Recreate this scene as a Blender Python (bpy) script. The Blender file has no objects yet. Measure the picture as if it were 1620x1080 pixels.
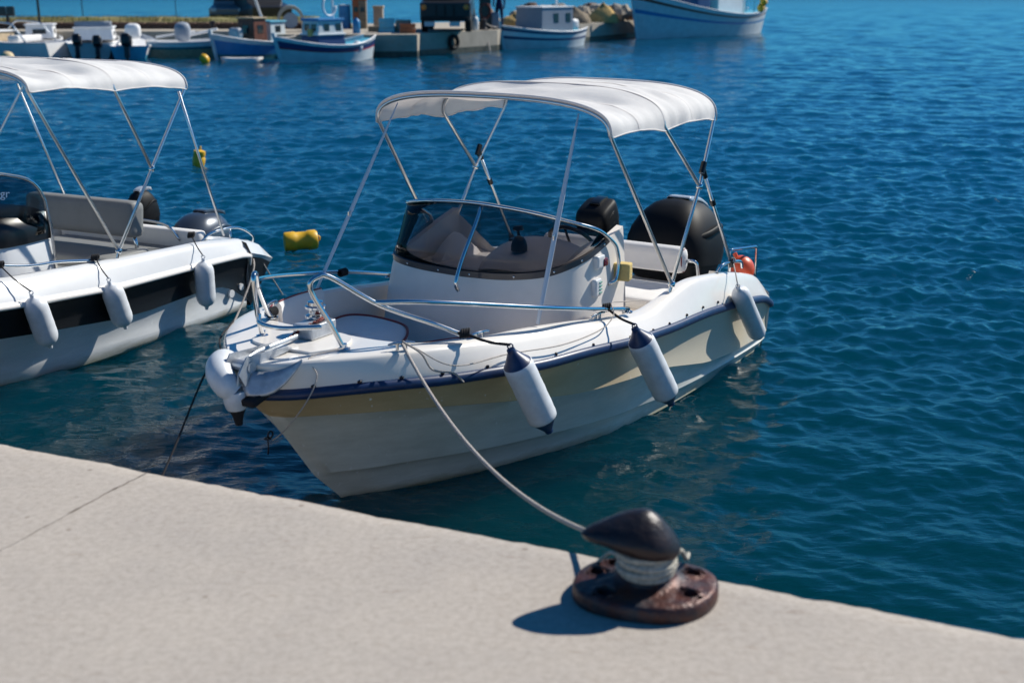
import bpy, bmesh, math, random
import numpy as np
from mathutils import Vector, Matrix, noise
R = math.radians
PI = math.pi
random.seed(7)
S = bpy.context.scene
COL = S.collection

# ------------------------------------------------------------------ camera
CAM_H = 2.79
PITCH = math.atan(568 / 1960)
cd = bpy.data.cameras.new('camera')
cam = bpy.data.objects.new('camera', cd)
COL.objects.link(cam)
cam.location = (0, 0, CAM_H)
cam.rotation_euler = (R(90) - PITCH, 0, 0)
cd.sensor_width = 36
cd.lens = 36 * 1960 / 1620
cd.clip_start = 0.1
cd.clip_end = 20000
cd.dof.use_dof = True
cd.dof.focus_distance = 7.9
cd.dof.aperture_fstop = 2.1
S.camera = cam

# ------------------------------------------------------------------ light
SUN_EL, SUN_AZ = R(41), R(35)          # azimuth measured from +X towards +Y
w = bpy.data.worlds.new('World')
S.world = w
w.use_nodes = True
nt = w.node_tree
bg = nt.nodes['Background']
sky = nt.nodes.new('ShaderNodeTexSky')
sky.sky_type = 'NISHITA'
sky.sun_disc = False
sky.sun_elevation = SUN_EL
sky.sun_rotation = R(90) - SUN_AZ       # 0 = +Y, clockwise
sky.altitude = 1500
sky.air_density = 1.0
sky.dust_density = 0.0
sky.ozone_density = 6.0
tint = nt.nodes.new('ShaderNodeMixRGB'); tint.blend_type = 'MULTIPLY'; tint.inputs[0].default_value = 1
tint.inputs[2].default_value = (0.23, 0.77, 1.00, 1)          # deep Aegean blue sky
nt.links.new(sky.outputs[0], tint.inputs[1])
nt.links.new(tint.outputs[0], bg.inputs[0])
bg.inputs[1].default_value = 0.082
sd = bpy.data.lights.new('sun', 'SUN')
sun = bpy.data.objects.new('sun', sd)
COL.objects.link(sun)
sd.energy = 5.0
sd.angle = R(0.5)
sd.color = (1.0, 0.955, 0.86)
sv = Vector((math.cos(SUN_EL) * math.cos(SUN_AZ), math.cos(SUN_EL) * math.sin(SUN_AZ), math.sin(SUN_EL)))
sun.rotation_euler = sv.to_track_quat('Z', 'Y').to_euler()
S.view_settings.view_transform = 'Standard'
S.view_settings.look = 'None'
S.view_settings.exposure = 0.15
S.view_settings.gamma = 1.0
S.cycles.caustics_reflective = False
S.cycles.caustics_refractive = False
S.cycles.use_denoising = True
S.cycles.max_bounces = 8
S.cycles.sample_clamp_direct = 3.0
S.cycles.sample_clamp_indirect = 4.0

# ------------------------------------------------------------------ materials
def mat(name, col, rough=0.5, metal=0.0, var=0.0, scale=8.0, bump=0.0, bscale=60.0, coat=0.0, col2=None,
        transmission=0.0, ior=None, alpha=1.0, spec=None, detail=4.0):
    m = bpy.data.materials.new(name)
    m.use_nodes = True
    n = m.node_tree
    b = n.nodes['Principled BSDF']
    b.inputs['Base Color'].default_value = (*col, 1)
    b.inputs['Roughness'].default_value = rough
    b.inputs['Metallic'].default_value = metal
    b.inputs['Coat Weight'].default_value = coat
    b.inputs['Coat Roughness'].default_value = 0.08
    b.inputs['Transmission Weight'].default_value = transmission
    b.inputs['Alpha'].default_value = alpha
    if ior: b.inputs['IOR'].default_value = ior
    if spec is not None: b.inputs['Specular IOR Level'].default_value = spec
    tc = n.nodes.new('ShaderNodeTexCoord')
    if var > 0 or col2:
        nz = n.nodes.new('ShaderNodeTexNoise')
        nz.inputs['Scale'].default_value = scale
        nz.inputs['Detail'].default_value = detail
        nz.inputs['Roughness'].default_value = 0.65
        n.links.new(tc.outputs['Object'], nz.inputs['Vector'])
        cr = n.nodes.new('ShaderNodeValToRGB')
        c2 = col2 or tuple(c * (1 - var) for c in col)
        cr.color_ramp.elements[0].position = 0.36
        cr.color_ramp.elements[1].position = 0.62
        cr.color_ramp.elements[0].color = (*c2, 1)
        cr.color_ramp.elements[1].color = (*col, 1)
        n.links.new(nz.outputs[0], cr.inputs[0])
        n.links.new(cr.outputs[0], b.inputs['Base Color'])
    if bump > 0:
        nb = n.nodes.new('ShaderNodeTexNoise')
        nb.inputs['Scale'].default_value = bscale
        nb.inputs['Detail'].default_value = 5
        n.links.new(tc.outputs['Object'], nb.inputs['Vector'])
        bp = n.nodes.new('ShaderNodeBump')
        bp.inputs['Strength'].default_value = bump
        bp.inputs['Distance'].default_value = 0.01
        n.links.new(nb.outputs[0], bp.inputs['Height'])
        n.links.new(bp.outputs[0], b.inputs['Normal'])
    return m

M = {}
M['gel'] = mat('gelcoat_white', (0.84, 0.80, 0.75), 0.28, var=0.05, scale=3, coat=0.4)
M['gel_in'] = mat('gelcoat_liner', (0.84, 0.78, 0.72), 0.45, var=0.06, scale=4, bump=0.05, bscale=120)
M['deckgrip'] = mat('deck_nonslip', (0.66, 0.63, 0.58), 0.7, var=0.08, scale=5, bump=0.25, bscale=400)
M['navy'] = mat('rubber_navy', (0.012, 0.035, 0.11), 0.38, var=0.25, scale=20)
M['steel'] = mat('stainless_steel', (0.68, 0.70, 0.72), 0.12, 1.0)
M['alu'] = mat('aluminium_tube', (0.72, 0.74, 0.76), 0.28, 1.0)
M['canvas'] = mat('canvas_white', (0.88, 0.87, 0.86), 0.85, var=0.05, scale=6, bump=0.12, bscale=30)
def translucent(m, col, f):
    n = m.node_tree; b = n.nodes['Principled BSDF']; o = n.nodes['Material Output']
    t = n.nodes.new('ShaderNodeBsdfTranslucent'); t.inputs[0].default_value = (*col, 1)
    mx = n.nodes.new('ShaderNodeMixShader'); mx.inputs[0].default_value = f
    n.links.new(b.outputs[0], mx.inputs[1]); n.links.new(t.outputs[0], mx.inputs[2]); n.links.new(mx.outputs[0], o.inputs[0])
translucent(M['canvas'], (0.90, 0.80, 0.74), 0.28)
M['webbing'] = mat('webbing_white', (0.72, 0.74, 0.78), 0.8)
M['black'] = mat('black_plastic', (0.006, 0.007, 0.009), 0.32, coat=0.1)
M['cowl'] = mat('cowling_black', (0.004, 0.0045, 0.006), 0.55, bump=0.02, bscale=20, spec=0.2)
M['cowl_grey'] = mat('cowling_silver', (0.55, 0.57, 0.60), 0.3, 0.3)
M['smoke'] = mat('smoked_plastic', (0.045, 0.04, 0.045), 0.35, coat=0.2)
M['vinyl'] = mat('vinyl_white', (0.80, 0.78, 0.76), 0.5, var=0.04, scale=8, bump=0.1, bscale=18)
M['vinyl_grey'] = mat('vinyl_grey', (0.20, 0.205, 0.205), 0.6, var=0.08, bump=0.05, bscale=18)
M['piping'] = mat('piping_red', (0.20, 0.02, 0.025), 0.5)
M['fender'] = mat('fender_vinyl', (0.72, 0.75, 0.79), 0.42, var=0.12, scale=14, bump=0.03, bscale=25)
M['rope'] = mat('rope_pale', (0.55, 0.50, 0.46), 0.9, var=0.3, scale=160, bump=0.8, bscale=220)
M['rope_old'] = mat('rope_weathered', (0.60, 0.56, 0.48), 0.95, var=0.4, scale=90, bump=1.0, bscale=160)
M['rope_dark'] = mat('rope_dark', (0.012, 0.012, 0.015), 0.9)
M['galv'] = mat('galvanised', (0.55, 0.58, 0.62), 0.42, 0.55, var=0.25, scale=18)
M['orange'] = mat('buoy_orange', (0.72, 0.09, 0.025), 0.4, coat=0.2)
M['yellow'] = mat('buoy_yellow', (0.80, 0.46, 0.02), 0.45, var=0.15, scale=20)
M['cream_buoy'] = mat('buoy_cream', (0.66, 0.52, 0.30), 0.6)
M['sponge'] = mat('sponge_yellow', (0.66, 0.50, 0.20), 0.95, var=0.1, scale=60, bump=0.6, bscale=150)
M['red_lens'] = mat('red_lens', (0.12, 0.006, 0.008), 0.1, coat=0.8)
M['green_print'] = mat('green_print', (0.03, 0.26, 0.2), 0.5)
M['chain_red'] = mat('chain_red', (0.22, 0.03, 0.025), 0.6, var=0.5, scale=80)
M['rust'] = mat('rusty_iron', (0.090, 0.024, 0.014), 0.45, 0.3, scale=12, col2=(0.030, 0.034, 0.044), bump=0.8, bscale=32, detail=9)
M['iron'] = mat('worn_black_iron', (0.010, 0.014, 0.024), 0.38, 0.3, scale=7, col2=(0.035, 0.020, 0.018), bump=0.5, bscale=30, detail=9)
M['band_black'] = mat('hull_band_black', (0.006, 0.007, 0.009), 0.4, spec=0.25)
M['hull2'] = mat('hull_white_cool', (0.70, 0.71, 0.72), 0.3, var=0.06, scale=3, coat=0.3)

def hull_mat(name, base, dirty):
    m = mat(name, base, 0.42, coat=0.0, spec=0.3)
    n = m.node_tree; b = n.nodes['Principled BSDF']
    tc = n.nodes['Texture Coordinate']
    mp = n.nodes.new('ShaderNodeMapping'); mp.inputs['Scale'].default_value = (1.4, 1.4, 5)
    nz = n.nodes.new('ShaderNodeTexNoise'); nz.inputs['Scale'].default_value = 2.2; nz.inputs['Detail'].default_value = 9; nz.inputs['Roughness'].default_value = 0.7
    n.links.new(tc.outputs['Object'], mp.inputs[0]); n.links.new(mp.outputs[0], nz.inputs['Vector'])
    cr = n.nodes.new('ShaderNodeValToRGB')
    cr.color_ramp.elements[0].position = 0.35; cr.color_ramp.elements[0].color = (*dirty, 1)
    cr.color_ramp.elements[1].position = 0.65; cr.color_ramp.elements[1].color = (*base, 1)
    n.links.new(nz.outputs[0], cr.inputs[0])
    # short pale vertical flecks: light thrown up by the water, painted into the colour
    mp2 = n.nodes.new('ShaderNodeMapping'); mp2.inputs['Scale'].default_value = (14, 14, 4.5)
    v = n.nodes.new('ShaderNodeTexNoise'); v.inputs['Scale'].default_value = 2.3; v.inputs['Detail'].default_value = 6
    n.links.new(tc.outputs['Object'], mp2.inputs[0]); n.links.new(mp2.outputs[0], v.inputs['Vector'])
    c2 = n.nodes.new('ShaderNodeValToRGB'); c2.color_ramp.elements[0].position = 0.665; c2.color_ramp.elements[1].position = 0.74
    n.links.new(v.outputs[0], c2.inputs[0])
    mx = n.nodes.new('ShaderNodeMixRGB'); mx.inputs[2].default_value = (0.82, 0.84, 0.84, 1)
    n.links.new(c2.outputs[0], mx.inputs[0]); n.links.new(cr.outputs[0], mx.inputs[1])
    # weed and scum just above the waterline
    sp = n.nodes.new('ShaderNodeSeparateXYZ'); n.links.new(tc.outputs['Object'], sp.inputs[0])
    mr = n.nodes.new('ShaderNodeMapRange'); mr.inputs[1].default_value = 0.075; mr.inputs[2].default_value = 0.0
    ad = n.nodes.new('ShaderNodeMath'); ad.operation = 'MULTIPLY_ADD'; ad.inputs[1].default_value = 0.10
    n.links.new(nz.outputs[0], ad.inputs[0]); n.links.new(sp.outputs[2], ad.inputs[2])
    sb = n.nodes.new('ShaderNodeMath'); sb.operation = 'SUBTRACT'; sb.inputs[1].default_value = 0.045
    n.links.new(ad.outputs[0], sb.inputs[0]); n.links.new(sb.outputs[0], mr.inputs[0])
    m3 = n.nodes.new('ShaderNodeMixRGB'); m3.inputs[2].default_value = (0.30, 0.27, 0.13, 1)
    ml = n.nodes.new('ShaderNodeMath'); ml.operation = 'MULTIPLY'; ml.inputs[1].default_value = 0.75
    n.links.new(mr.outputs[0], ml.inputs[0]); n.links.new(ml.outputs[0], m3.inputs[0]); n.links.new(mx.outputs[0], m3.inputs[1])
    n.links.new(m3.outputs[0], b.inputs['Base Color'])
    return m
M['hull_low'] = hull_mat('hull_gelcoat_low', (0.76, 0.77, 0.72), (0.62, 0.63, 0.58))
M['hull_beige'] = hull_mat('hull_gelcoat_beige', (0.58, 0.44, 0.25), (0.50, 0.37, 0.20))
def lit_aft_tone(m):
    # sunlight painted into the tan band: paler towards the lit stern
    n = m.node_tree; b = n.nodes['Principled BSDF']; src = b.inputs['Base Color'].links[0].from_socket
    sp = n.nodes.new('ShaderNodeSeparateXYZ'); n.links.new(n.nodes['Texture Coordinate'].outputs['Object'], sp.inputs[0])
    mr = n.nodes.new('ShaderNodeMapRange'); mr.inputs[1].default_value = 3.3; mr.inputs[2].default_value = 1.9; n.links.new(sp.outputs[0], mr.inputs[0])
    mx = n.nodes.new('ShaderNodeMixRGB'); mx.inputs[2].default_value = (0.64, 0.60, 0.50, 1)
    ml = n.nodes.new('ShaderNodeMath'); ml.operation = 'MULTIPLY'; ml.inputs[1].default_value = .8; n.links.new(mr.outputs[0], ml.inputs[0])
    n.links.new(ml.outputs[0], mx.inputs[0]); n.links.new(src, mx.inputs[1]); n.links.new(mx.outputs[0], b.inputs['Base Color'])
lit_aft_tone(M['hull_beige'])
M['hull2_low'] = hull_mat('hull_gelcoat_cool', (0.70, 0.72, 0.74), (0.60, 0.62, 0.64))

def glass_mat(name, tint, mix):
    m = bpy.data.materials.new(name); m.use_nodes = True
    n = m.node_tree; n.nodes.clear()
    o = n.nodes.new('ShaderNodeOutputMaterial')
    t = n.nodes.new('ShaderNodeBsdfTransparent'); t.inputs[0].default_value = (*tint, 1)
    g = n.nodes.new('ShaderNodeBsdfGlossy'); g.inputs['Roughness'].default_value = 0.03
    f = n.nodes.new('ShaderNodeFresnel'); f.inputs[0].default_value = mix
    mx = n.nodes.new('ShaderNodeMixShader')
    n.links.new(f.outputs[0], mx.inputs[0]); n.links.new(t.outputs[0], mx.inputs[1]); n.links.new(g.outputs[0], mx.inputs[2])
    n.links.new(mx.outputs[0], o.inputs[0])
    return m
M['glass'] = glass_mat('tinted_acrylic', (0.54, 0.54, 0.56), 1.3)
M['glass_dark'] = glass_mat('dark_acrylic', (0.50, 0.56, 0.60), 1.3)
M['win_dark'] = mat('dark_window', (0.02, 0.03, 0.035), 0.1, coat=0.5)

# concrete of the quay
def concrete(name, a, b_, c=None):
    m = mat(name, a, 0.9)
    n = m.node_tree; b = n.nodes['Principled BSDF']; tc = n.nodes['Texture Coordinate']
    def nz(s, d, r=0.6):
        q = n.nodes.new('ShaderNodeTexNoise'); q.inputs['Scale'].default_value = s; q.inputs['Detail'].default_value = d; q.inputs['Roughness'].default_value = r
        n.links.new(tc.outputs['Object'], q.inputs['Vector']); return q
    n1 = nz(1.7, 8, 0.7)
    r1 = n.nodes.new('ShaderNodeValToRGB'); r1.color_ramp.elements[0].position = 0.3; r1.color_ramp.elements[1].position = 0.7
    r1.color_ramp.elements[0].color = (*b_, 1); r1.color_ramp.elements[1].color = (*a, 1)
    n.links.new(n1.outputs[0], r1.inputs[0])
    n2 = nz(38, 6, 0.7)
    r2 = n.nodes.new('ShaderNodeValToRGB'); r2.color_ramp.elements[0].position = 0.33; r2.color_ramp.elements[1].position = 0.6
    r2.color_ramp.elements[0].color = (0.80, 0.78, 0.76, 1); r2.color_ramp.elements[1].color = (1, 1, 1, 1)
    n.links.new(n2.outputs[0], r2.inputs[0])
    mu = n.nodes.new('ShaderNodeMixRGB'); mu.blend_type = 'MULTIPLY'; mu.inputs[0].default_value = 1
    n.links.new(r1.outputs[0], mu.inputs[1]); n.links.new(r2.outputs[0], mu.inputs[2])
    # scattered dark specks
    vo = n.nodes.new('ShaderNodeTexVoronoi'); vo.inputs['Scale'].default_value = 5.5
    n.links.new(tc.outputs['Object'], vo.inputs['Vector'])
    r3 = n.nodes.new('ShaderNodeValToRGB'); r3.color_ramp.elements[0].position = 0.03; r3.color_ramp.elements[1].position = 0.075
    r3.color_ramp.elements[0].color = (0.62, 0.58, 0.55, 1); r3.color_ramp.elements[1].color = (1, 1, 1, 1)
    n.links.new(vo.outputs['Distance'], r3.inputs[0])
    mu2 = n.nodes.new('ShaderNodeMixRGB'); mu2.blend_type = 'MULTIPLY'; mu2.inputs[0].default_value = 1
    n.links.new(mu.outputs[0], mu2.inputs[1]); n.links.new(r3.outputs[0], mu2.inputs[2])
    n4 = nz(0.55, 9, 0.72)
    r4 = n.nodes.new('ShaderNodeValToRGB'); r4.color_ramp.elements[0].position = 0.40; r4.color_ramp.elements[1].position = 0.56
    r4.color_ramp.elements[0].color = (0.93, 0.92, 0.91, 1); r4.color_ramp.elements[1].color = (1.04, 1.02, 0.99, 1)
    n.links.new(n4.outputs[0], r4.inputs[0])
    mu3 = n.nodes.new('ShaderNodeMixRGB'); mu3.blend_type = 'MULTIPLY'; mu3.inputs[0].default_value = 1
    n.links.new(mu2.outputs[0], mu3.inputs[1]); n.links.new(r4.outputs[0], mu3.inputs[2])
    mp5 = n.nodes.new('ShaderNodeMapping'); mp5.inputs['Scale'].default_value = (2.5, 11, 2); mp5.inputs['Rotation'].default_value = (0, 0, 0.35)
    n5 = n.nodes.new('ShaderNodeTexNoise'); n5.inputs['Scale'].default_value = 3; n5.inputs['Detail'].default_value = 7
    n.links.new(tc.outputs['Object'], mp5.inputs[0]); n.links.new(mp5.outputs[0], n5.inputs['Vector'])
    r5 = n.nodes.new('ShaderNodeValToRGB'); r5.color_ramp.elements[0].position = 0.30; r5.color_ramp.elements[1].position = 0.36
    r5.color_ramp.elements[0].color = (0.86, 0.82, 0.79, 1); r5.color_ramp.elements[1].color = (1, 1, 1, 1)
    n.links.new(n5.outputs[0], r5.inputs[0])
    mu4 = n.nodes.new('ShaderNodeMixRGB'); mu4.blend_type = 'MULTIPLY'; mu4.inputs[0].default_value = 1
    n.links.new(mu3.outputs[0], mu4.inputs[1]); n.links.new(r5.outputs[0], mu4.inputs[2])
    n.links.new(mu4.outputs[0], b.inputs['Base Color'])
    n3 = nz(120, 6, 0.75)
    bp = n.nodes.new('ShaderNodeBump'); bp.inputs['Strength'].default_value = 0.45; bp.inputs['Distance'].default_value = 0.006
    n.links.new(n3.outputs[0], bp.inputs['Height']); n.links.new(bp.outputs[0], b.inputs['Normal'])
    return m
M['concrete'] = concrete('quay_concrete', (0.505, 0.458, 0.412), (0.455, 0.412, 0.375))
M['concrete_far'] = concrete('far_concrete', (0.50, 0.45, 0.38), (0.38, 0.34, 0.28))
M['crack'] = mat('crack_grime', (0.10, 0.075, 0.06), 0.95, var=0.5, scale=30)
M['wet'] = mat('wet_concrete', (0.10, 0.10, 0.075), 0.5, var=0.5, scale=5, bump=0.5, bscale=20)
M['stone'] = mat('breakwater_stone', (0.17, 0.10, 0.07), 0.9, var=0.5, scale=2.5, bump=0.5, bscale=6)

# ------------------------------------------------------------------ mesh helpers
class MB:
    def __init__(s): s.v = []; s.f = []; s.m = []
    def add(s, vs, fs, mi=0):
        o = len(s.v)
        s.v += [tuple(p) for p in vs]
        s.f += [tuple(i + o for i in f) for f in fs]
        s.m += [mi] * len(fs)
        return s
    def box(s, c, d, mi=0, rot=None, taper=(1, 1)):
        vs = []
        for z in (-1, 1):
            tx, ty = taper if z > 0 else (1, 1)
            for x, y in ((-1, -1), (1, -1), (1, 1), (-1, 1)):
                p = Vector((x * d[0] / 2 * tx, y * d[1] / 2 * ty, z * d[2] / 2))
                if rot: p = rot @ p
                vs.append(p + Vector(c))
        return s.add(vs, [(0, 3, 2, 1), (4, 5, 6, 7), (0, 1, 5, 4), (1, 2, 6, 5), (2, 3, 7, 6), (3, 0, 4, 7)], mi)
    def rbox(s, c, d, r=0.02, mi=0, rot=None, seg=3, bulge=0.0, nu=8, nv=8):
        """rounded box through a superellipsoid-like cube projection"""
        vs = []; fs = []; idx = {}
        n = max(6, nu)
        hx, hy, hz = d[0] / 2, d[1] / 2, d[2] / 2
        r = min(r, hx * .999, hy * .999, hz * .999)
        def coords(h):
            a = [-h, -h + r * .3, -h + r]
            mid = [-h + r + (2 * h - 2 * r) * k / n for k in range(1, n)]
            return a + mid + [h - r, h - r * .3, h]
        X, Y, Z = coords(hx), coords(hy), coords(hz)
        def vert(x, y, z):
            k = (round(x, 6), round(y, 6), round(z, 6))
            if k in idx: return idx[k]
            q = Vector((max(-hx + r, min(hx - r, x)), max(-hy + r, min(hy - r, y)), max(-hz + r, min(hz - r, z))))
            dlt = Vector((x, y, z)) - q
            # push shell to radius r
            if dlt.length > 1e-9:
                p = q + dlt.normalized() * r
            else: p = Vector((x, y, z))
            if bulge:
                fx = 1 - (p.x / hx) ** 2; fy = 1 - (p.y / hy) ** 2
                p.z += (1 if p.z > 0 else -1) * bulge * max(0, fx) * max(0, fy)
            if rot: p = rot @ p
            idx[k] = len(vs); vs.append(p + Vector(c)); return idx[k]
        def face(A, B, fn, flip):
            for i in range(len(A) - 1):
                for j in range(len(B) - 1):
                    q = [vert(*fn(A[i], B[j])), vert(*fn(A[i + 1], B[j])), vert(*fn(A[i + 1], B[j + 1])), vert(*fn(A[i], B[j + 1]))]
                    fs.append(tuple(reversed(q)) if flip else tuple(q))
        face(X, Y, lambda a, b: (a, b, hz), False); face(X, Y, lambda a, b: (a, b, -hz), True)
        face(X, Z, lambda a, b: (a, -hy, b), False); face(X, Z, lambda a, b: (a, hy, b), True)
        face(Y, Z, lambda a, b: (hx, a, b), False); face(Y, Z, lambda a, b: (-hx, a, b), True)
        return s.add(vs, fs, mi)
    def tube(s, pts, r, n=10, mi=0, cap=True, flat=None, closed=False):
        pts = [Vector(p) for p in pts]
        N = len(pts)
        rad = r if isinstance(r, (list, tuple)) else [r] * N
        t0 = (pts[1] - pts[0]).normalized()
        up = Vector((0, 0, 1)) if abs(t0.z) < .9 else Vector((1, 0, 0))
        nrm = (up - t0 * up.dot(t0)).normalized()
        vs = []; fs = []
        for i, p in enumerate(pts):
            if closed: t = (pts[(i + 1) % N] - pts[i - 1]).normalized()
            elif i == 0: t = t0
            elif i == N - 1: t = (pts[-1] - pts[-2]).normalized()
            else: t = (pts[i + 1] - pts[i - 1]).normalized()
            nrm = nrm - t * nrm.dot(t)
            nrm = nrm.normalized() if nrm.length > 1e-6 else t.orthogonal().normalized()
            bn = t.cross(nrm)
            for k in range(n):
                a = 2 * PI * k / n
                fx, fy = (1, 1) if not flat else flat
                vs.append(p + nrm * (math.cos(a) * rad[i] * fx) + bn * (math.sin(a) * rad[i] * fy))
        for i in range(N - (0 if closed else 1)):
            for k in range(n):
                a, b = i * n + k, i * n + (k + 1) % n
                c, d = ((i + 1) % N) * n + (k + 1) % n, ((i + 1) % N) * n + k
                fs.append((a, b, c, d))
        if cap and not closed:
            fs.append(tuple(reversed(range(n)))); fs.append(tuple(range((N - 1) * n, N * n)))
        return s.add(vs, fs, mi)
    def lathe(s, prof, p0=(0, 0, 0), p1=(0, 0, 1), n=24, mi=None, sq=(1, 1)):
        """prof: (radius, distance along p0->p1[, mat])"""
        p0 = Vector(p0); ax = (Vector(p1) - p0).normalized()
        e1 = ax.orthogonal().normalized(); e2 = ax.cross(e1)
        vs = []; ms = []
        for q in prof:
            for k in range(n):
                a = 2 * PI * k / n
                vs.append(p0 + ax * q[1] + e1 * (q[0] * math.cos(a) * sq[0]) + e2 * (q[0] * math.sin(a) * sq[1]))
        o = len(s.v); s.v += [tuple(v) for v in vs]
        for i in range(len(prof) - 1):
            for k in range(n):
                s.f.append((o + i * n + k, o + i * n + (k + 1) % n, o + (i + 1) * n + (k + 1) % n, o + (i + 1) * n + k))
                s.m.append(prof[i + 1][2] if len(prof[i + 1]) > 2 else (mi or 0))
        s.f.append(tuple(o + k for k in reversed(range(n)))); s.m.append(prof[0][2] if len(prof[0]) > 2 else (mi or 0))
        s.f.append(tuple(o + (len(prof) - 1) * n + k for k in range(n))); s.m.append(prof[-1][2] if len(prof[-1]) > 2 else (mi or 0))
        return s
    def grid(s, P, mi=0, flip=False, wrap=False):
        """P: rows of equal length lists of points"""
        nr, nc = len(P), len(P[0])
        vs = [p for row in P for p in row]; fs = []
        for i in range(nr - 1):
            for j in range(nc - (0 if wrap else 1)):
                a, b, c, d = i * nc + j, i * nc + (j + 1) % nc, (i + 1) * nc + (j + 1) % nc, (i + 1) * nc + j
                fs.append((a, d, c, b) if flip else (a, b, c, d))
        return s.add(vs, fs, mi)
    def prism(s, poly, z0, z1, mi=0):
        n = len(poly)
        vs = [(p[0], p[1], z0) for p in poly] + [(p[0], p[1], z1) for p in poly]
        fs = [tuple(reversed(range(n))), tuple(range(n, 2 * n))] + [(i, (i + 1) % n, n + (i + 1) % n, n + i) for i in range(n)]
        return s.add(vs, fs, mi)
    def build(s, name, mats, parent=None, smooth=35, loc=None, bevel=0, recalc=True, solid=0, subd=0):
        me = bpy.data.meshes.new(name)
        me.from_pydata(s.v, [], s.f)
        if not isinstance(mats, (list, tuple)): mats = [mats]
        for q in mats: me.materials.append(M[q] if isinstance(q, str) else q)
        me.polygons.foreach_set('material_index', s.m)
        if recalc:
            bm = bmesh.new(); bm.from_mesh(me)
            bmesh.ops.remove_doubles(bm, verts=bm.verts, dist=1e-5)
            bmesh.ops.recalc_face_normals(bm, faces=bm.faces)
            bm.to_mesh(me); bm.free()
        if smooth:
            me.polygons.foreach_set('use_smooth', [True] * len(me.polygons))
            if smooth < 180: me.set_sharp_from_angle(angle=R(smooth))
        o = bpy.data.objects.new(name, me)
        COL.objects.link(o)
        if parent: o.parent = parent
        if loc: o.location = loc
        if bevel:
            b = o.modifiers.new('bevel', 'BEVEL'); b.width = bevel; b.segments = 2; b.limit_method = 'ANGLE'; b.angle_limit = R(40)
        if subd:
            b = o.modifiers.new('subd', 'SUBSURF'); b.levels = subd; b.render_levels = subd
        if solid:
            b = o.modifiers.new('solid', 'SOLIDIFY'); b.thickness = solid; b.offset = 0
        return o

def cr(pts, n=8):
    """Catmull-Rom through pts, n samples per span"""
    P = [Vector(p) for p in pts]
    P = [P[0] * 2 - P[1]] + P + [P[-1] * 2 - P[-2]]
    out = []
    for i in range(1, len(P) - 2):
        for k in range(n):
            t = k / n
            a, b, c, d = P[i - 1], P[i], P[i + 1], P[i + 2]
            out.append(0.5 * ((2 * b) + (c - a) * t + (2 * a - 5 * b + 4 * c - d) * t * t + (3 * b - a - 3 * c + d) * t ** 3))
    out.append(P[-2]); return out

def fillet(pts, r, n=6):
    P = [Vector(p) for p in pts]; out = [P[0]]
    for i in range(1, len(P) - 1):
        a, b, c = P[i - 1], P[i], P[i + 1]
        d1 = (a - b); d2 = (c - b)
        q = min(r, d1.length * .45, d2.length * .45)
        s0, s1 = b + d1.normalized() * q, b + d2.normalized() * q
        for k in range(n + 1):
            t = k / n
            out.append(s0 * (1 - t) ** 2 + b * 2 * t * (1 - t) + s1 * t * t)
    out.append(P[-1]); return out

def sag(a, b, d, n=24):
    a, b = Vector(a), Vector(b)
    return [a.lerp(b, k / n) - Vector((0, 0, 4 * d * (k / n) * (1 - k / n))) for k in range(n + 1)]

def tag(o, label=None, cat=None, group=None, kind=None):
    if label: o['label'] = label
    if cat: o['category'] = cat
    if group: o['group'] = group
    if kind: o['kind'] = kind
    return o
def thing(name, loc, rz, label, cat, group=None):
    o = bpy.data.objects.new(name, None); COL.objects.link(o)
    o.empty_display_size = 0.2
    o.location = loc; o.rotation_euler = (0, 0, rz)
    return tag(o, label, cat, group)

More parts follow.
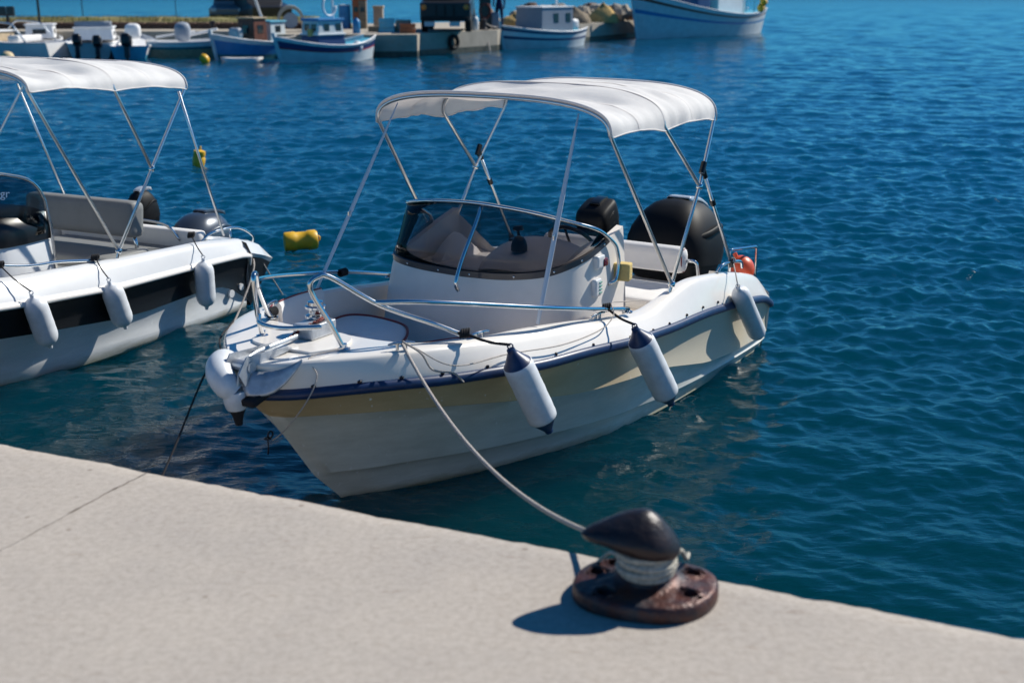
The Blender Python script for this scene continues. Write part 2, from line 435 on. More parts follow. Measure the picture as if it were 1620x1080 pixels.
# ------------------------------------------------------------------ water
def build_water():
    r0, r1, nr = 1.2, 260.0, 1750
    th_f = np.radians(np.linspace(-37, 37, 440))
    th_c = np.radians(np.linspace(37, 323, 70))[1:-1]
    th = np.concatenate([th_f, th_c])
    nth = len(th)
    rr = r0 * (r1 / r0) ** (np.arange(nr) / (nr - 1))
    far = np.array([350., 500., 800., 1500., 4000., 12000.])
    rad = np.concatenate([rr, far])
    RR, TT = np.meshgrid(rad, th, indexing='ij')
    X = RR * np.sin(TT); Y = RR * np.cos(TT); Z = np.zeros_like(X)
    dr = RR * math.log(r1 / r0) / (nr - 1)
    rng = np.random.default_rng(5)
    Xd = np.zeros_like(X); Yd = np.zeros_like(X)
    nf = len(th_f)
    sx, sy = X[:nr, :nf], Y[:nr, :nf]
    # calmer water in the lee of the quay and boats
    ex, ey = 3.54 / 3.864, -1.55 / 3.864
    dq = (sx + 2.08) * ey * -1 + (sy - 4.72) * ex          # distance off the quay edge
    calm = 0.42 + 0.58 * np.clip((dq - 0.5) / 7.5, 0, 1)
    z = np.zeros_like(sx)
    main = math.radians(258)
    for band in range(150):
        lam = 0.10 * (2.2 / 0.10) ** (rng.random() ** 1.3)
        spread = 0.6 if lam > 0.8 else 0.95
        a = main + rng.normal(0, spread)
        k = 2 * PI / lam
        st = 0.040 * (1.2 if lam < .4 else (.62 if lam < .8 else .28))
        A = st / k
        fade = np.clip((lam / dr[:nr, :nf] - 2.5) / 2.5, 0, 1)
        small = calm ** (2.0 if lam < .35 else (1.0 if lam < .8 else .2)) if lam < 1.5 else 1.0
        wob = 0.35 * np.sin(sx * 0.9 * math.cos(a + 1.3) / max(lam, .5) + sy * 0.9 * math.sin(a + 1.3) / max(lam, .5) + rng.random() * 6)
        ph = k * (sx * math.cos(a) + sy * math.sin(a)) + rng.random() * 2 * PI + wob * 2.0
        s = np.sin(ph)
        z += A * fade * small * (s - 0.28 * np.cos(2 * ph))
    edge = np.clip((37 - np.abs(np.degrees(TT[:nr, :nf]))) / 3, 0, 1)
    z *= edge * np.clip((260 - RR[:nr, :nf]) / 120, 0, 1)
    Z[:nr, :nf] = z
    nrow = len(rad)
    co = np.stack([X, Y, Z], -1).reshape(-1, 3).astype(np.float32)
    i = np.arange(nrow - 1)[:, None]; j = np.arange(nth)[None, :]
    j2 = (j + 1) % nth
    quads = np.stack([i * nth + j, i * nth + j2 + 0 * i, (i + 1) * nth + j2, (i + 1) * nth + j], -1).reshape(-1, 4)
    quads = quads[:, ::-1]
    me = bpy.data.meshes.new('water')
    me.vertices.add(len(co)); me.vertices.foreach_set('co', co.ravel())
    nq = len(quads)
    me.loops.add(nq * 4); me.loops.foreach_set('vertex_index', quads.ravel().astype(np.int32))
    me.polygons.add(nq)
    me.polygons.foreach_set('loop_start', np.arange(0, nq * 4, 4, dtype=np.int32))
    me.polygons.foreach_set('loop_total', np.full(nq, 4, dtype=np.int32))
    me.update(calc_edges=True)
    me.polygons.foreach_set('use_smooth', [True] * nq)
    m = bpy.data.materials.new('sea_water'); m.use_nodes = True
    n = m.node_tree; b = n.nodes['Principled BSDF']
    b.inputs['Base Color'].default_value = WATER_COL
    b.inputs['IOR'].default_value = 1.333
    b.subsurface_method = 'BURLEY'
    b.inputs['Subsurface Weight'].default_value = 1.0
    b.inputs['Subsurface Radius'].default_value = (0.6, 1.0, 1.2)
    b.inputs['Subsurface Scale'].default_value = 2.5
    tc = n.nodes.new('ShaderNodeTexCoord')
    def nz(scale, det, sx_=1, sy_=1):
        mp = n.nodes.new('ShaderNodeMapping'); mp.inputs['Scale'].default_value = (sx_, sy_, 1); mp.inputs['Rotation'].default_value = (0, 0, 0.25)
        q = n.nodes.new('ShaderNodeTexNoise'); q.inputs['Scale'].default_value = scale; q.inputs['Detail'].default_value = det; q.inputs['Roughness'].default_value = 0.55
        n.links.new(tc.outputs['Object'], mp.inputs[0]); n.links.new(mp.outputs[0], q.inputs['Vector']); return q
    a1 = nz(6.5, 5, 0.55, 1.5)
    bp = n.nodes.new('ShaderNodeBump'); bp.inputs['Strength'].default_value = 1.0; bp.inputs['Distance'].default_value = 0.013
    n.links.new(a1.outputs[0], bp.inputs['Height'])
    a3 = nz(17.0, 4, 0.8, 1.4)
    bp2 = n.nodes.new('ShaderNodeBump'); bp2.inputs['Strength'].default_value = 1.0; bp2.inputs['Distance'].default_value = 0.0022
    n.links.new(a3.outputs[0], bp2.inputs['Height']); n.links.new(bp.outputs[0], bp2.inputs['Normal'])
    n.links.new(bp2.outputs[0], b.inputs['Normal'])
    # unresolved ripples far out act as roughness
    ln = n.nodes.new('ShaderNodeVectorMath'); ln.operation = 'LENGTH'; n.links.new(tc.outputs['Object'], ln.inputs[0])
    mr = n.nodes.new('ShaderNodeMapRange'); mr.inputs[1].default_value = 15; mr.inputs[2].default_value = 220; mr.inputs[3].default_value = 0.035; mr.inputs[4].default_value = 0.22
    n.links.new(ln.outputs['Value'], mr.inputs[0]); n.links.new(mr.outputs[0], b.inputs['Roughness'])
    # patches of slightly greener water
    a2 = nz(0.05, 3)
    mx = n.nodes.new('ShaderNodeMixRGB'); mx.inputs[1].default_value = WATER_COL; mx.inputs[2].default_value = WATER_COL2
    n.links.new(a2.outputs[0], mx.inputs[0])
    # deeper, bluer water away from the quay wall
    md = n.nodes.new('ShaderNodeMapRange'); md.inputs[1].default_value = 5; md.inputs[2].default_value = 20
    n.links.new(ln.outputs['Value'], md.inputs[0])
    mo = n.nodes.new('ShaderNodeMixRGB'); mo.inputs[2].default_value = WATER_OPEN
    n.links.new(md.outputs[0], mo.inputs[0]); n.links.new(mx.outputs[0], mo.inputs[1]); n.links.new(mo.outputs[0], b.inputs['Base Color'])
    me.materials.append(m)
    o = bpy.data.objects.new('water', me); COL.objects.link(o)
    tag(o, 'rippled deep blue harbour water', None, None, 'structure')
WATER_COL = (0.0001, 0.024, 0.035, 1)
WATER_COL2 = (0.0001, 0.030, 0.038, 1)
WATER_OPEN = (0.0001, 0.046, 0.100, 1)
build_water()

# ------------------------------------------------------------------ near quay
QA, QB = Vector((-2.08, 4.72, 0)), Vector((1.46, 3.17, 0))
qd = (QB - QA).normalized(); qn = Vector((-qd.y, qd.x, 0))      # qn points out over the water
def q(a, b, z=1.0): return QA + qd * a + qn * b + Vector((0, 0, z))
def build_quay():
    joint = 1.02 * 0 + (Vector((-1.39, 4.38, 0)) - QA).dot(qd)
    def slab(a0, a1, name):
        mb = MB()
        n = max(4, int((a1 - a0) / 0.04)); n = min(n, 500)
        rng = random.Random(int(a1 * 10))
        rows = []
        prof = [(-9, 0), (-3, 0), (-0.5, 0), (-0.10, 0), (-0.022, -0.002), (-0.006, -0.010), (0.0, -0.03), (0.004, -0.2), (0.004, -1.6)]
        for k in range(n + 1):
            a = a0 + (a1 - a0) * k / n
            row = []
            wob = 0.008 * noise.noise(Vector((a * 3.1, 2, 0))) + 0.005 * noise.noise(Vector((a * 17, 5, 0)))
            chip = max(0, noise.noise(Vector((a * 6.3, 9, 3))) - .28) * .03 + max(0, noise.noise(Vector((a * 23, 4, 7))) - .35) * .03
            for (bb, dz) in prof:
                if -.03 < bb < .003: bb = bb - chip; dz = dz - chip * .35
                row.append(q(a, bb + (wob if bb > -.3 else 0), 1.0 + dz + (wob * .4 if -0.05 < bb else 0)))
            rows.append(row)
        mb.grid(rows)
        o = mb.build(name, 'concrete', smooth=60)
        return tag(o, None, None, None, 'structure')
    slab(-9, 9, 'quay_surface')
    # an old wandering crack running in from the edge
    rg = random.Random(11); rows = []
    pts = []
    for k in range(70):
        f = k / 69; pts.append((joint + .010 * noise.noise(Vector((f * 9, 3, 0))) + .004 * noise.noise(Vector((f * 40, 8, 0))) + .05 * f * f - .02 * f, -.012 - 1.3 * f))
    for k, (a_, b_2) in enumerate(pts):
        f = k / 69; wd = (.0034 if f < .33 else .0012) * (.45 + .9 * abs(noise.noise(Vector((f * 37, 1, 5)))) * 2.2)
        rows.append([q(a_ - wd, b_2, 1.0015), q(a_ + wd, b_2, 1.0015)])
    mb = MB(); mb.grid(rows)
    tag(mb.build('quay_crack', 'crack', smooth=0), None, None, None, 'structure')
build_quay()

# ------------------------------------------------------------------ bollard
def build_bollard():
    c = Vector((0.405, 3.40, 1.001))
    t = thing('mooring_bollard', c, 0, 'rusty black cast iron bollard with a horned head on the pale quay edge', 'bollard')
    # base plate: rounded outline with four lugs and through holes (real cut pockets)
    bm = bmesh.new()
    def outline(a):
        base = 0.196 + 0.006 * math.cos(4 * (a - 0.45)) + 0.010 * math.cos(2 * (a + .3)) + 0.003 * math.sin(3 * a)
        x, y = math.cos(a) * base * 1.09, math.sin(a) * base * 0.92
        return x, y
    N = 96
    holes = [(math.cos(a) * 0.148 * 1.08, math.sin(a) * 0.148 * .93) for a in (R(20), R(-40), R(155), R(122), R(80), R(215))]
    prof = [(1.0, 0.0), (1.005, 0.012), (1.0, 0.036), (0.975, 0.046), (0.93, 0.050)]
    rings = []
    for f, z in prof:
        rings.append([bm.verts.new((outline(2 * PI * k / N)[0] * f, outline(2 * PI * k / N)[1] * f, z)) for k in range(N)])
    inner = [0.86, 0.78, 0.70, 0.62, 0.54, 0.46, 0.40, 0.36]
    zi = [0.052, 0.053, 0.054, 0.056, 0.060, 0.066, 0.078, 0.10]
    for f, z in zip(inner, zi):
        rings.append([bm.verts.new((outline(2 * PI * k / N)[0] * f, outline(2 * PI * k / N)[1] * f, z)) for k in range(N)])
    for i in range(len(rings) - 1):
        for k in range(N):
            bm.faces.new((rings[i][k], rings[i][(k + 1) % N], rings[i + 1][(k + 1) % N], rings[i + 1][k]))
    bm.faces.new(rings[-1])
    # holes: sink vertices near hole centres
    for v in bm.verts:
        if v.co.z > 0.045:
            for hx, hy in holes:
                d = math.hypot(v.co.x - hx, v.co.y - hy)
                if d < 0.026: v.co.z = 0.012
                elif d < 0.036: v.co.z += 0.004
    me = bpy.data.meshes.new('base_plate'); bm.to_mesh(me); bm.free()
    me.polygons.foreach_set('use_smooth', [True] * len(me.polygons)); me.set_sharp_from_angle(angle=R(40))
    me.materials.append(M['rust'])
    o = bpy.data.objects.new('base_plate', me); COL.objects.link(o); o.parent = t
    # dark sockets of the bolt holes
    for hx, hy in holes:
        b = MB(); b.lathe([(0.026, 0.0), (0.0275, 0.034), (0.024, 0.0345), (0.021, 0.012), (0.001, 0.012)], (0, 0, 0.0195), (0, 0, 1), 20)
        b.build('bolt_socket', 'rust', t, loc=(hx, hy, 0))
    # post
    b = MB(); b.lathe([(0.085, 0), (0.077, 0.02), (0.068, 0.06), (0.066, 0.10), (0.070, 0.125), (0.078, 0.145)], (0.0, 0, 0.055), (0, 0, 1), 32)
    b.build('post', 'iron', t)
    # horned head: rows from underside to crown, outline stretched towards the horn
    rows = []
    hd = Vector((-1, -0.10, 0)).normalized()           # horn direction
    side = Vector((-hd.y, hd.x, 0))
    prof = [(0.55, .150, .0), (0.84, .158, .25), (1.00, .172, .62), (1.06, .190, .86), (1.05, .206, .97), (0.93, .226, .88), (0.74, .250, .56), (0.53, .272, .32), (0.33, .288, .15), (0.16, .296, .05), (0.02, .298, 0)]
    NN = 48
    for f, z, horn in prof:
        row = []
        for k in range(NN):
            a = 2 * PI * k / NN
            ca, sa = math.cos(a), math.sin(a)
            rad = 0.098 * f
            ext = 0.098 * horn * max(0, ca) ** 1.25
            wid = 1 - 0.24 * horn * max(0, ca) ** 1.3
            x = rad * ca + ext; y = rad * sa * wid * 0.98
            zz = z - (0.012 * horn * max(0, ca) ** 2 if z > .18 else -0.018 * horn * max(0, ca) ** 2)
            p = hd * (x + 0.004) + side * y; row.append((p.x, p.y, zz - 0.012 + 0.17 * x - p.y * 0.04 + .004 * noise.noise(Vector((p.x * 22, p.y * 22, z * 22)))))
        rows.append(row)
    b = MB(); b.grid(rows, wrap=True); b.add(rows[-1], [tuple(range(NN))]); b.add(rows[0], [tuple(range(NN))])
    b.build('head', 'iron', t, smooth=60)
    # turns of old rope round the neck: a thing of its own
    rp = thing('rope_coil', c, 0, 'weathered rope wound in turns round the neck of the bollard', 'rope')
    for j in range(6):
        z = 0.094 + 0.0115 * j; rr = 0.078 + (0.006 if j % 2 else 0) - 0.0002 * j
        pts = [(rr * math.cos(a), rr * math.sin(a), z + 0.006 * math.sin(a + j * 1.7)) for a in [2 * PI * k / 40 for k in range(40)]]
        MB().tube(pts, 0.0105, 8, closed=True).build('turn', 'rope_old', rp, smooth=180)
    pts = cr([(0.08, 0.02, 0.10), (0.10, 0.035, 0.13), (0.115, 0.06, 0.12), (0.135, 0.10, 0.075), (0.15, 0.16, 0.062)], 5)
    MB().tube(pts, 0.007, 8).build('loose_end', 'rope_old', rp, smooth=180)
    pts = cr([(-0.07, 0.03, 0.11), (-0.10, 0.09, 0.10), (-0.13, 0.12, 0.06), (-0.135, 0.13, 0.052)], 5)
    MB().tube(pts, 0.006, 8).build('loose_end', 'rope_old', rp, smooth=180)
build_bollard()

# ------------------------------------------------------------------ motor boats
BX = (1.18, 9.96, 0); BYAW = R(238.7)
CX = (-3.23, 11.05, 0); CYAW = R(244)
def b2w(p, o=BX, yaw=BYAW):
    c, s = math.cos(yaw), math.sin(yaw)
    return Vector((o[0] + c * p[0] - s * p[1], o[1] + s * p[0] + c * p[1], p[2]))

ST = dict(
 A=[(4.08,0,-.02),(4.0,0,-.06),(3.9,0,-.1),(3.75,0,-.14),(3.6,0,-.18),(3.45,0,-.22),(3.3,0,-.24),(3.1,0,-.26),(2.9,0,-.28),(2.5,0,-.3),(2.15,0,-.3),(1.9,0,-.3),(1.55,0,-.3),(1.2,0,-.3),(.69,0,-.3),(.14,0,-.3),(-.06,0,-.3)],
 B=[(4.12,0,.01),(4.0,.06,-.01),(3.9,.12,-.02),(3.75,.20,-.02),(3.6,.28,-.03),(3.43,.36,-.03),(3.25,.44,-.04),(3.0,.54,-.04),(2.8,.60,-.05),(2.4,.74,-.06),(2.1,.78,-.06),(1.85,.82,-.06),(1.55,.84,-.06),(1.2,.86,-.06),(.69,.87,-.06),(.14,.87,-.06),(-.06,.85,-.06)],
 C=[(4.14,0,.035),(4.02,.09,.03),(3.92,.16,.03),(3.78,.235,.025),(3.62,.32,.02),(3.45,.41,.02),(3.27,.50,.015),(3.02,.60,.01),(2.82,.67,.0),(2.42,.80,.0),(2.12,.85,.0),(1.87,.89,.0),(1.55,.91,.0),(1.2,.925,.0),(.69,.935,.0),(.14,.935,.0),(-.06,.92,.0)],
 D=[(4.34,0,.225),(4.22,.10,.225),(4.10,.19,.222),(3.92,.30,.218),(3.73,.41,.21),(3.52,.52,.20),(3.32,.60,.19),(3.08,.69,.18),(2.85,.755,.165),(2.45,.845,.14),(2.13,.885,.125),(1.88,.91,.11),(1.55,.935,.10),(1.2,.945,.085),(.69,.95,.07),(.14,.95,.06),(-.06,.935,.06)],
 E=[(4.66,0,.66),(4.62,.10,.66),(4.53,.21,.662),(4.38,.37,.66),(4.20,.51,.65),(3.95,.64,.62),(3.65,.76,.575),(3.37,.84,.53),(3.0,.915,.47),(2.52,.965,.42),(2.17,.98,.385),(1.9,.985,.345),(1.55,.985,.27),(1.2,.98,.20),(.69,.97,.145),(.14,.96,.12),(-.06,.945,.12)],
 F=[(4.81,0,.83),(4.785,.10,.83),(4.71,.24,.835),(4.53,.44,.845),(4.32,.60,.84),(4.07,.73,.82),(3.75,.86,.80),(3.46,.93,.77),(3.06,.99,.745),(2.56,1.03,.69),(2.2,1.04,.66),(1.92,1.045,.64),(1.55,1.04,.618),(1.24,1.03,.59),(.69,1.01,.52),(.14,.985,.43),(-.10,.97,.34)],
 H=[(4.84,0,.985),(4.81,.09,.99),(4.72,.20,.995),(4.54,.38,1.0),(4.34,.53,1.0),(4.08,.66,.985),(3.75,.75,.96),(3.46,.80,.94),(3.06,.86,.895),(2.56,.91,.82),(2.2,.925,.782),(1.92,.93,.80),(1.55,.93,.835),(1.24,.93,.82),(.69,.92,.74),(.14,.88,.61),(-.12,.84,.50)],
 I=[(4.15,0,.985),(4.15,.12,.985),(4.15,.22,.985),(4.15,.33,.987),(4.13,.45,.99),(4.03,.58,.985),(3.75,.70,.965),(3.46,.755,.945),(3.06,.81,.90),(2.56,.86,.825),(2.2,.875,.787),(1.92,.88,.805),(1.55,.88,.84),(1.24,.88,.82),(.69,.87,.74),(.30,.83,.64),(.22,.78,.62)])
NS = 6
def line(key, ext=None):
    return cr(ST[key], NS)
def strip(mb, P, Q, n, mi, bul=0.0):
    """ruled strip between two equal-length polylines, both sides of the boat"""
    for sgn in (1, -1):
        rows = []
        for k in range(n + 1):
            t = k / n
            row = []
            for a, b in zip(P, Q):
                p = a.lerp(b, t)
                if bul:
                    p = p + Vector((0, 1 if p.y > .001 else 0, 0.0)) * (bul * 4 * t * (1 - t) * min(1, p.y / .2))
                row.append((p.x, sgn * p.y, p.z))
            rows.append(row)
        mb.grid(rows, mi, flip=sgn < 0)

def build_hull(t, low, mid, railmat, second=False):
    L = {k: line(k) for k in ST}
    hb = MB()
    strip(hb, L['A'], L['B'], 2, 0)
    strip(hb, L['B'], L['C'], 1, 0)
    strip(hb, L['C'], L['D'], 4, 0, -0.012 if not second else 0.004)
    # a moulded knuckle above the spray line
    D2 = [p + (Vector((0.004, 0.012 if p.y > .05 else 0.0, 0.006)) if not second else Vector((0, .0, .004))) for p in L['D']]
    strip(hb, L['D'], D2, 1, 0)
    if second:
        L['D'] = [c_.lerp(e_, .25) for c_, e_ in zip(L['C'], L['E'])]
        for key, xs, zs in (('F', [-.3, .03, .57, 1.55, 2.67, 5], [.44, .50, .53, .565, .655, .90]),
                            ('H', [-.3, -.05, .53, 1.36, 2.5, 3.5, 5], [.58, .62, .69, .735, .81, .92, 1.03]),
                            ('I', [-.3, -.05, .53, 1.36, 2.5, 3.5, 5], [.59, .63, .695, .74, .815, .925, 1.03])):
            for p in L[key]: p.z = float(np.interp(p.x, xs, zs))
        E2 = []
        for p in L['E']:
            z = p.z
            u = p.x
            zz = np.interp(u, [-.06, 0, .17, .3, .4, .57, 1.55, 2.68, 5], [.10, .12, .23, .28, .30, .32, .36, .48, .66])
            a = min(range(len(L['F'])), key=lambda i: abs(L['F'][i].x - u))
            E2.append(Vector((u, p.y, min(zz - .06 * min(1, max(0, u - .2)), L['F'][a].z - .06))))
        L['E'] = E2
    strip(hb, D2, L['E'], 5, 0, -0.015)
    E2 = [p + Vector((0.0, 0.012 if p.y > .05 else 0.0, 0.004)) for p in L['E']]
    strip(hb, L['E'], E2, 1, 1)
    F1 = [p - Vector((0, 0.012 if p.y > .05 else 0, 0.02)) for p in L['F']]
    strip(hb, E2, F1, 5, 1, -0.02)
    # transom
    last = [L[k][-1] for k in 'ABCD'] + [D2[-1], L['E'][-1], E2[-1], F1[-1]]
    rows = [[(p.x, p.y * s, p.z) for s in (1, .5, 0, -.5, -1)] for p in last]
    hb.grid(rows, 0)
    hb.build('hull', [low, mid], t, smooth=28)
    # rubbing strake
    r = 0.026
    path = [(p.x, p.y, p.z) for p in reversed(L['F'])] + [(p.x, -p.y, p.z) for p in L['F'][1:]]
    path[len(L['F']) - 1] = (L['F'][0].x + .004, 0, L['F'][0].z)
    sp = [Vector(p) for p in path]
    sp = [Vector((-.16, .80, .31)), Vector((-.15, .90, .315))] + sp + [Vector((-.15, -.90, .315)), Vector((-.16, -.80, .31))]
    MB().tube(sp, r, 10, flat=(1.15, .8)).build('rub_rail', railmat, t, smooth=60)
    # deck moulding: side above the rail, rounded shoulder, side deck, foredeck
    db = MB()
    F2 = [p + Vector((0, -.004 if p.y > .05 else 0, .012)) for p in L['F']]
    G = [f.lerp(h, .45) + Vector((0.0, 0.010 if f.y > .05 else 0, 0.004)) for f, h in zip(F2, L['H'])]
    G2 = [f.lerp(h, .82) + Vector((0.0, 0.012 if f.y > .05 else 0, 0.008)) for f, h in zip(F2, L['H'])]
    strip(db, F2, G, 2, 0, .006); strip(db, G, G2, 2, 0, 0.004); strip(db, G2, L['H'], 2, 0, .006)
    HI = [h.lerp(i, .5) + Vector((0, 0, .004)) for h, i in zip(L['H'], L['I'])]
    strip(db, L['H'], HI, 2, 0); strip(db, HI, L['I'], 2, 0)
    I2 = [p + Vector((-.012 if p.x > 4 else 0, -.014 if p.y > .02 else 0, -.018)) for p in L['I']]
    strip(db, L['I'], I2, 1, 0)
    # aft deck and transom top
    a0 = L['H'][-1]; a1 = L['I'][-1]
    db.grid([[(p[0], p[1] * s, min(p[2], .42) if abs(s) < .7 else p[2]) for s in (1, .72, .66, 0, -.66, -.72, -1)] for p in [(-.10, .96, L['F'][-1].z + .012), (-.13, .93, .42), (a0.x, a0.y, a0.z), (a1.x, a1.y, a1.z), (.2, .78, .32)]])
    db.build('deck', 'gel' if not second else 'hull2', t, smooth=40)
    # inner liner walls and cockpit floor
    lb = MB()
    J = [Vector((p.x - (.03 if p.x > 4 else 0), max(0, p.y - .05) , .34)) for p in L['I']]
    hx, hv = [], []
    for d_, e_ in zip(L['D'], line('E')):
        f_ = (.34 - d_.z) / (e_.z - d_.z) if e_.z > .34 else 1.0
        q_ = d_.lerp(e_, max(0, min(1, f_))); hx.append(q_.x); hv.append(q_.y)
    hx, hv = hx[::-1], hv[::-1]
    J = [Vector((p.x, max(0, min(p.y, float(np.interp(p.x, hx, hv)) - .05)), .34)) for p in J]
    I3 = [p.lerp(j, .12) for p, j in zip(I2, J)]
    strip(lb, I2, I3, 1, 0); strip(lb, I3, J, 5, 0, .015)
    rows = [[(p.x, p.y * s, p.z) for s in (1, .6, .2, -.2, -.6, -1)] for p in J]
    lb.grid(rows, 1)
    lb.build('cockpit_liner', ['gel_in' if not second else 'hull2', 'deckgrip'], t, smooth=40)
    return L

def fender(name, top, bot, radius, label, group, ends='navy', rope_to=None, long_cone=False):
    """cylindrical fender hanging from a lanyard; top/bot are the tips, world coordinates"""
    top, bot = Vector(top), Vector(bot)
    t = thing(name, top, 0, label, 'fender', group)
    d = bot - top; Lg = d.length
    e = 1 if ends else 0
    if ends:
        c = 0.102
        prof = [(.012, 0, 1), (.022, .004, 1), (.024, .02, 1), (.03, .03, 1), (radius * .70, c * .72, 1), (radius * .93, c * .98, 1), (radius * .965, c, 0), (radius, c + .025, 0)]
        prof += [(radius * (1 + .012 * math.sin(k * 2.1)), c + .05 + (Lg - 2 * c - .1) * k / 8, 0) for k in range(9)]
        prof += [(radius, Lg - c - .025, 0), (radius * .965, Lg - c, 0), (radius * .93, Lg - c * .98, 1), (radius * .70, Lg - c * .72, 1), (.03, Lg - .03, 1), (.024, Lg - .02, 1), (.022, Lg - .004, 1), (.012, Lg, 1)]
    else:
        c = 0.09
        prof = [(.010, 0, 0), (.016, .003, 0), (.017, .02, 0), (.022, .028, 0)]
        prof += [(radius * math.sin(a) ** .8 if a > 0 else .022, .028 + (1 - math.cos(a)) * c, 0) for a in [PI / 2 * k / 6 for k in range(2, 7)]]
        prof += [(radius * (1 + .008 * math.sin(k * 2.1)), .05 + c + (Lg - 2 * c - .1) * k / 6, 0) for k in range(7)]
        prof += [(radius * math.sin(a) ** .8 if a > 0.1 else .02, Lg - .028 - (1 - math.cos(a)) * c, 0) for a in [PI / 2 * k / 6 for k in range(6, 1, -1)]]
        prof += [(.022, Lg - .028, 0), (.017, Lg - .02, 0), (.014, Lg, 0)]
    b = MB(); b.lathe(prof, (0, 0, 0), d, 28)
    b.build('body', ['fender', 'navy'] if ends else ['fender'], t, smooth=50)
    # eye at the top
    ring = [Vector((0, 0, .012)) + Vector((math.cos(a) * .014, 0, math.sin(a) * .014)) for a in [2 * PI * k / 14 for k in range(14)]]
    MB().tube(ring, .004, 6, closed=True).build('eye', 'navy' if ends else 'fender', t, smooth=180)
    if rope_to is not None:
        r2 = Vector(rope_to) - top
        pts = cr([Vector((0, 0, .02)), r2 * .5 + Vector((0, 0, -.004)), r2], 6)
        MB().tube(pts, .008 if ends else .005, 7).build('lanyard', 'rope_dark', t, smooth=180)
        # hitch of several turns
        kb = MB()
        for j in range(4):
            o = r2 + Vector((.012 * (j - 1.5), .006 * (j - 1.5), 0))
            kb.tube([o + Vector((0.010 * math.sin(a) * .4, math.cos(a) * .021, math.sin(a) * .021)) for a in [2 * PI * k / 14 for k in range(14)]], .0075, 6, closed=True)
        kb.build('hitch', 'rope_dark', t, smooth=180)
    return t

def cleat(t, p, yaw=0):
    b = MB()
    c, s = math.cos(yaw), math.sin(yaw)
    def w(x, y, z): return (p[0] + c * x - s * y, p[1] + s * x + c * y, p[2] + z)
    b.tube([w(-.07, 0, .030), w(-.04, 0, .036), w(0, 0, .036), w(.04, 0, .036), w(.07, 0, .030)], [.006, .008, .009, .008, .006], 8)
    b.tube([w(-.022, 0, 0), w(-.022, 0, .034)], .009, 8); b.tube([w(.022, 0, 0), w(.022, 0, .034)], .009, 8)
    b.build('cleat', 'steel', t, smooth=60)

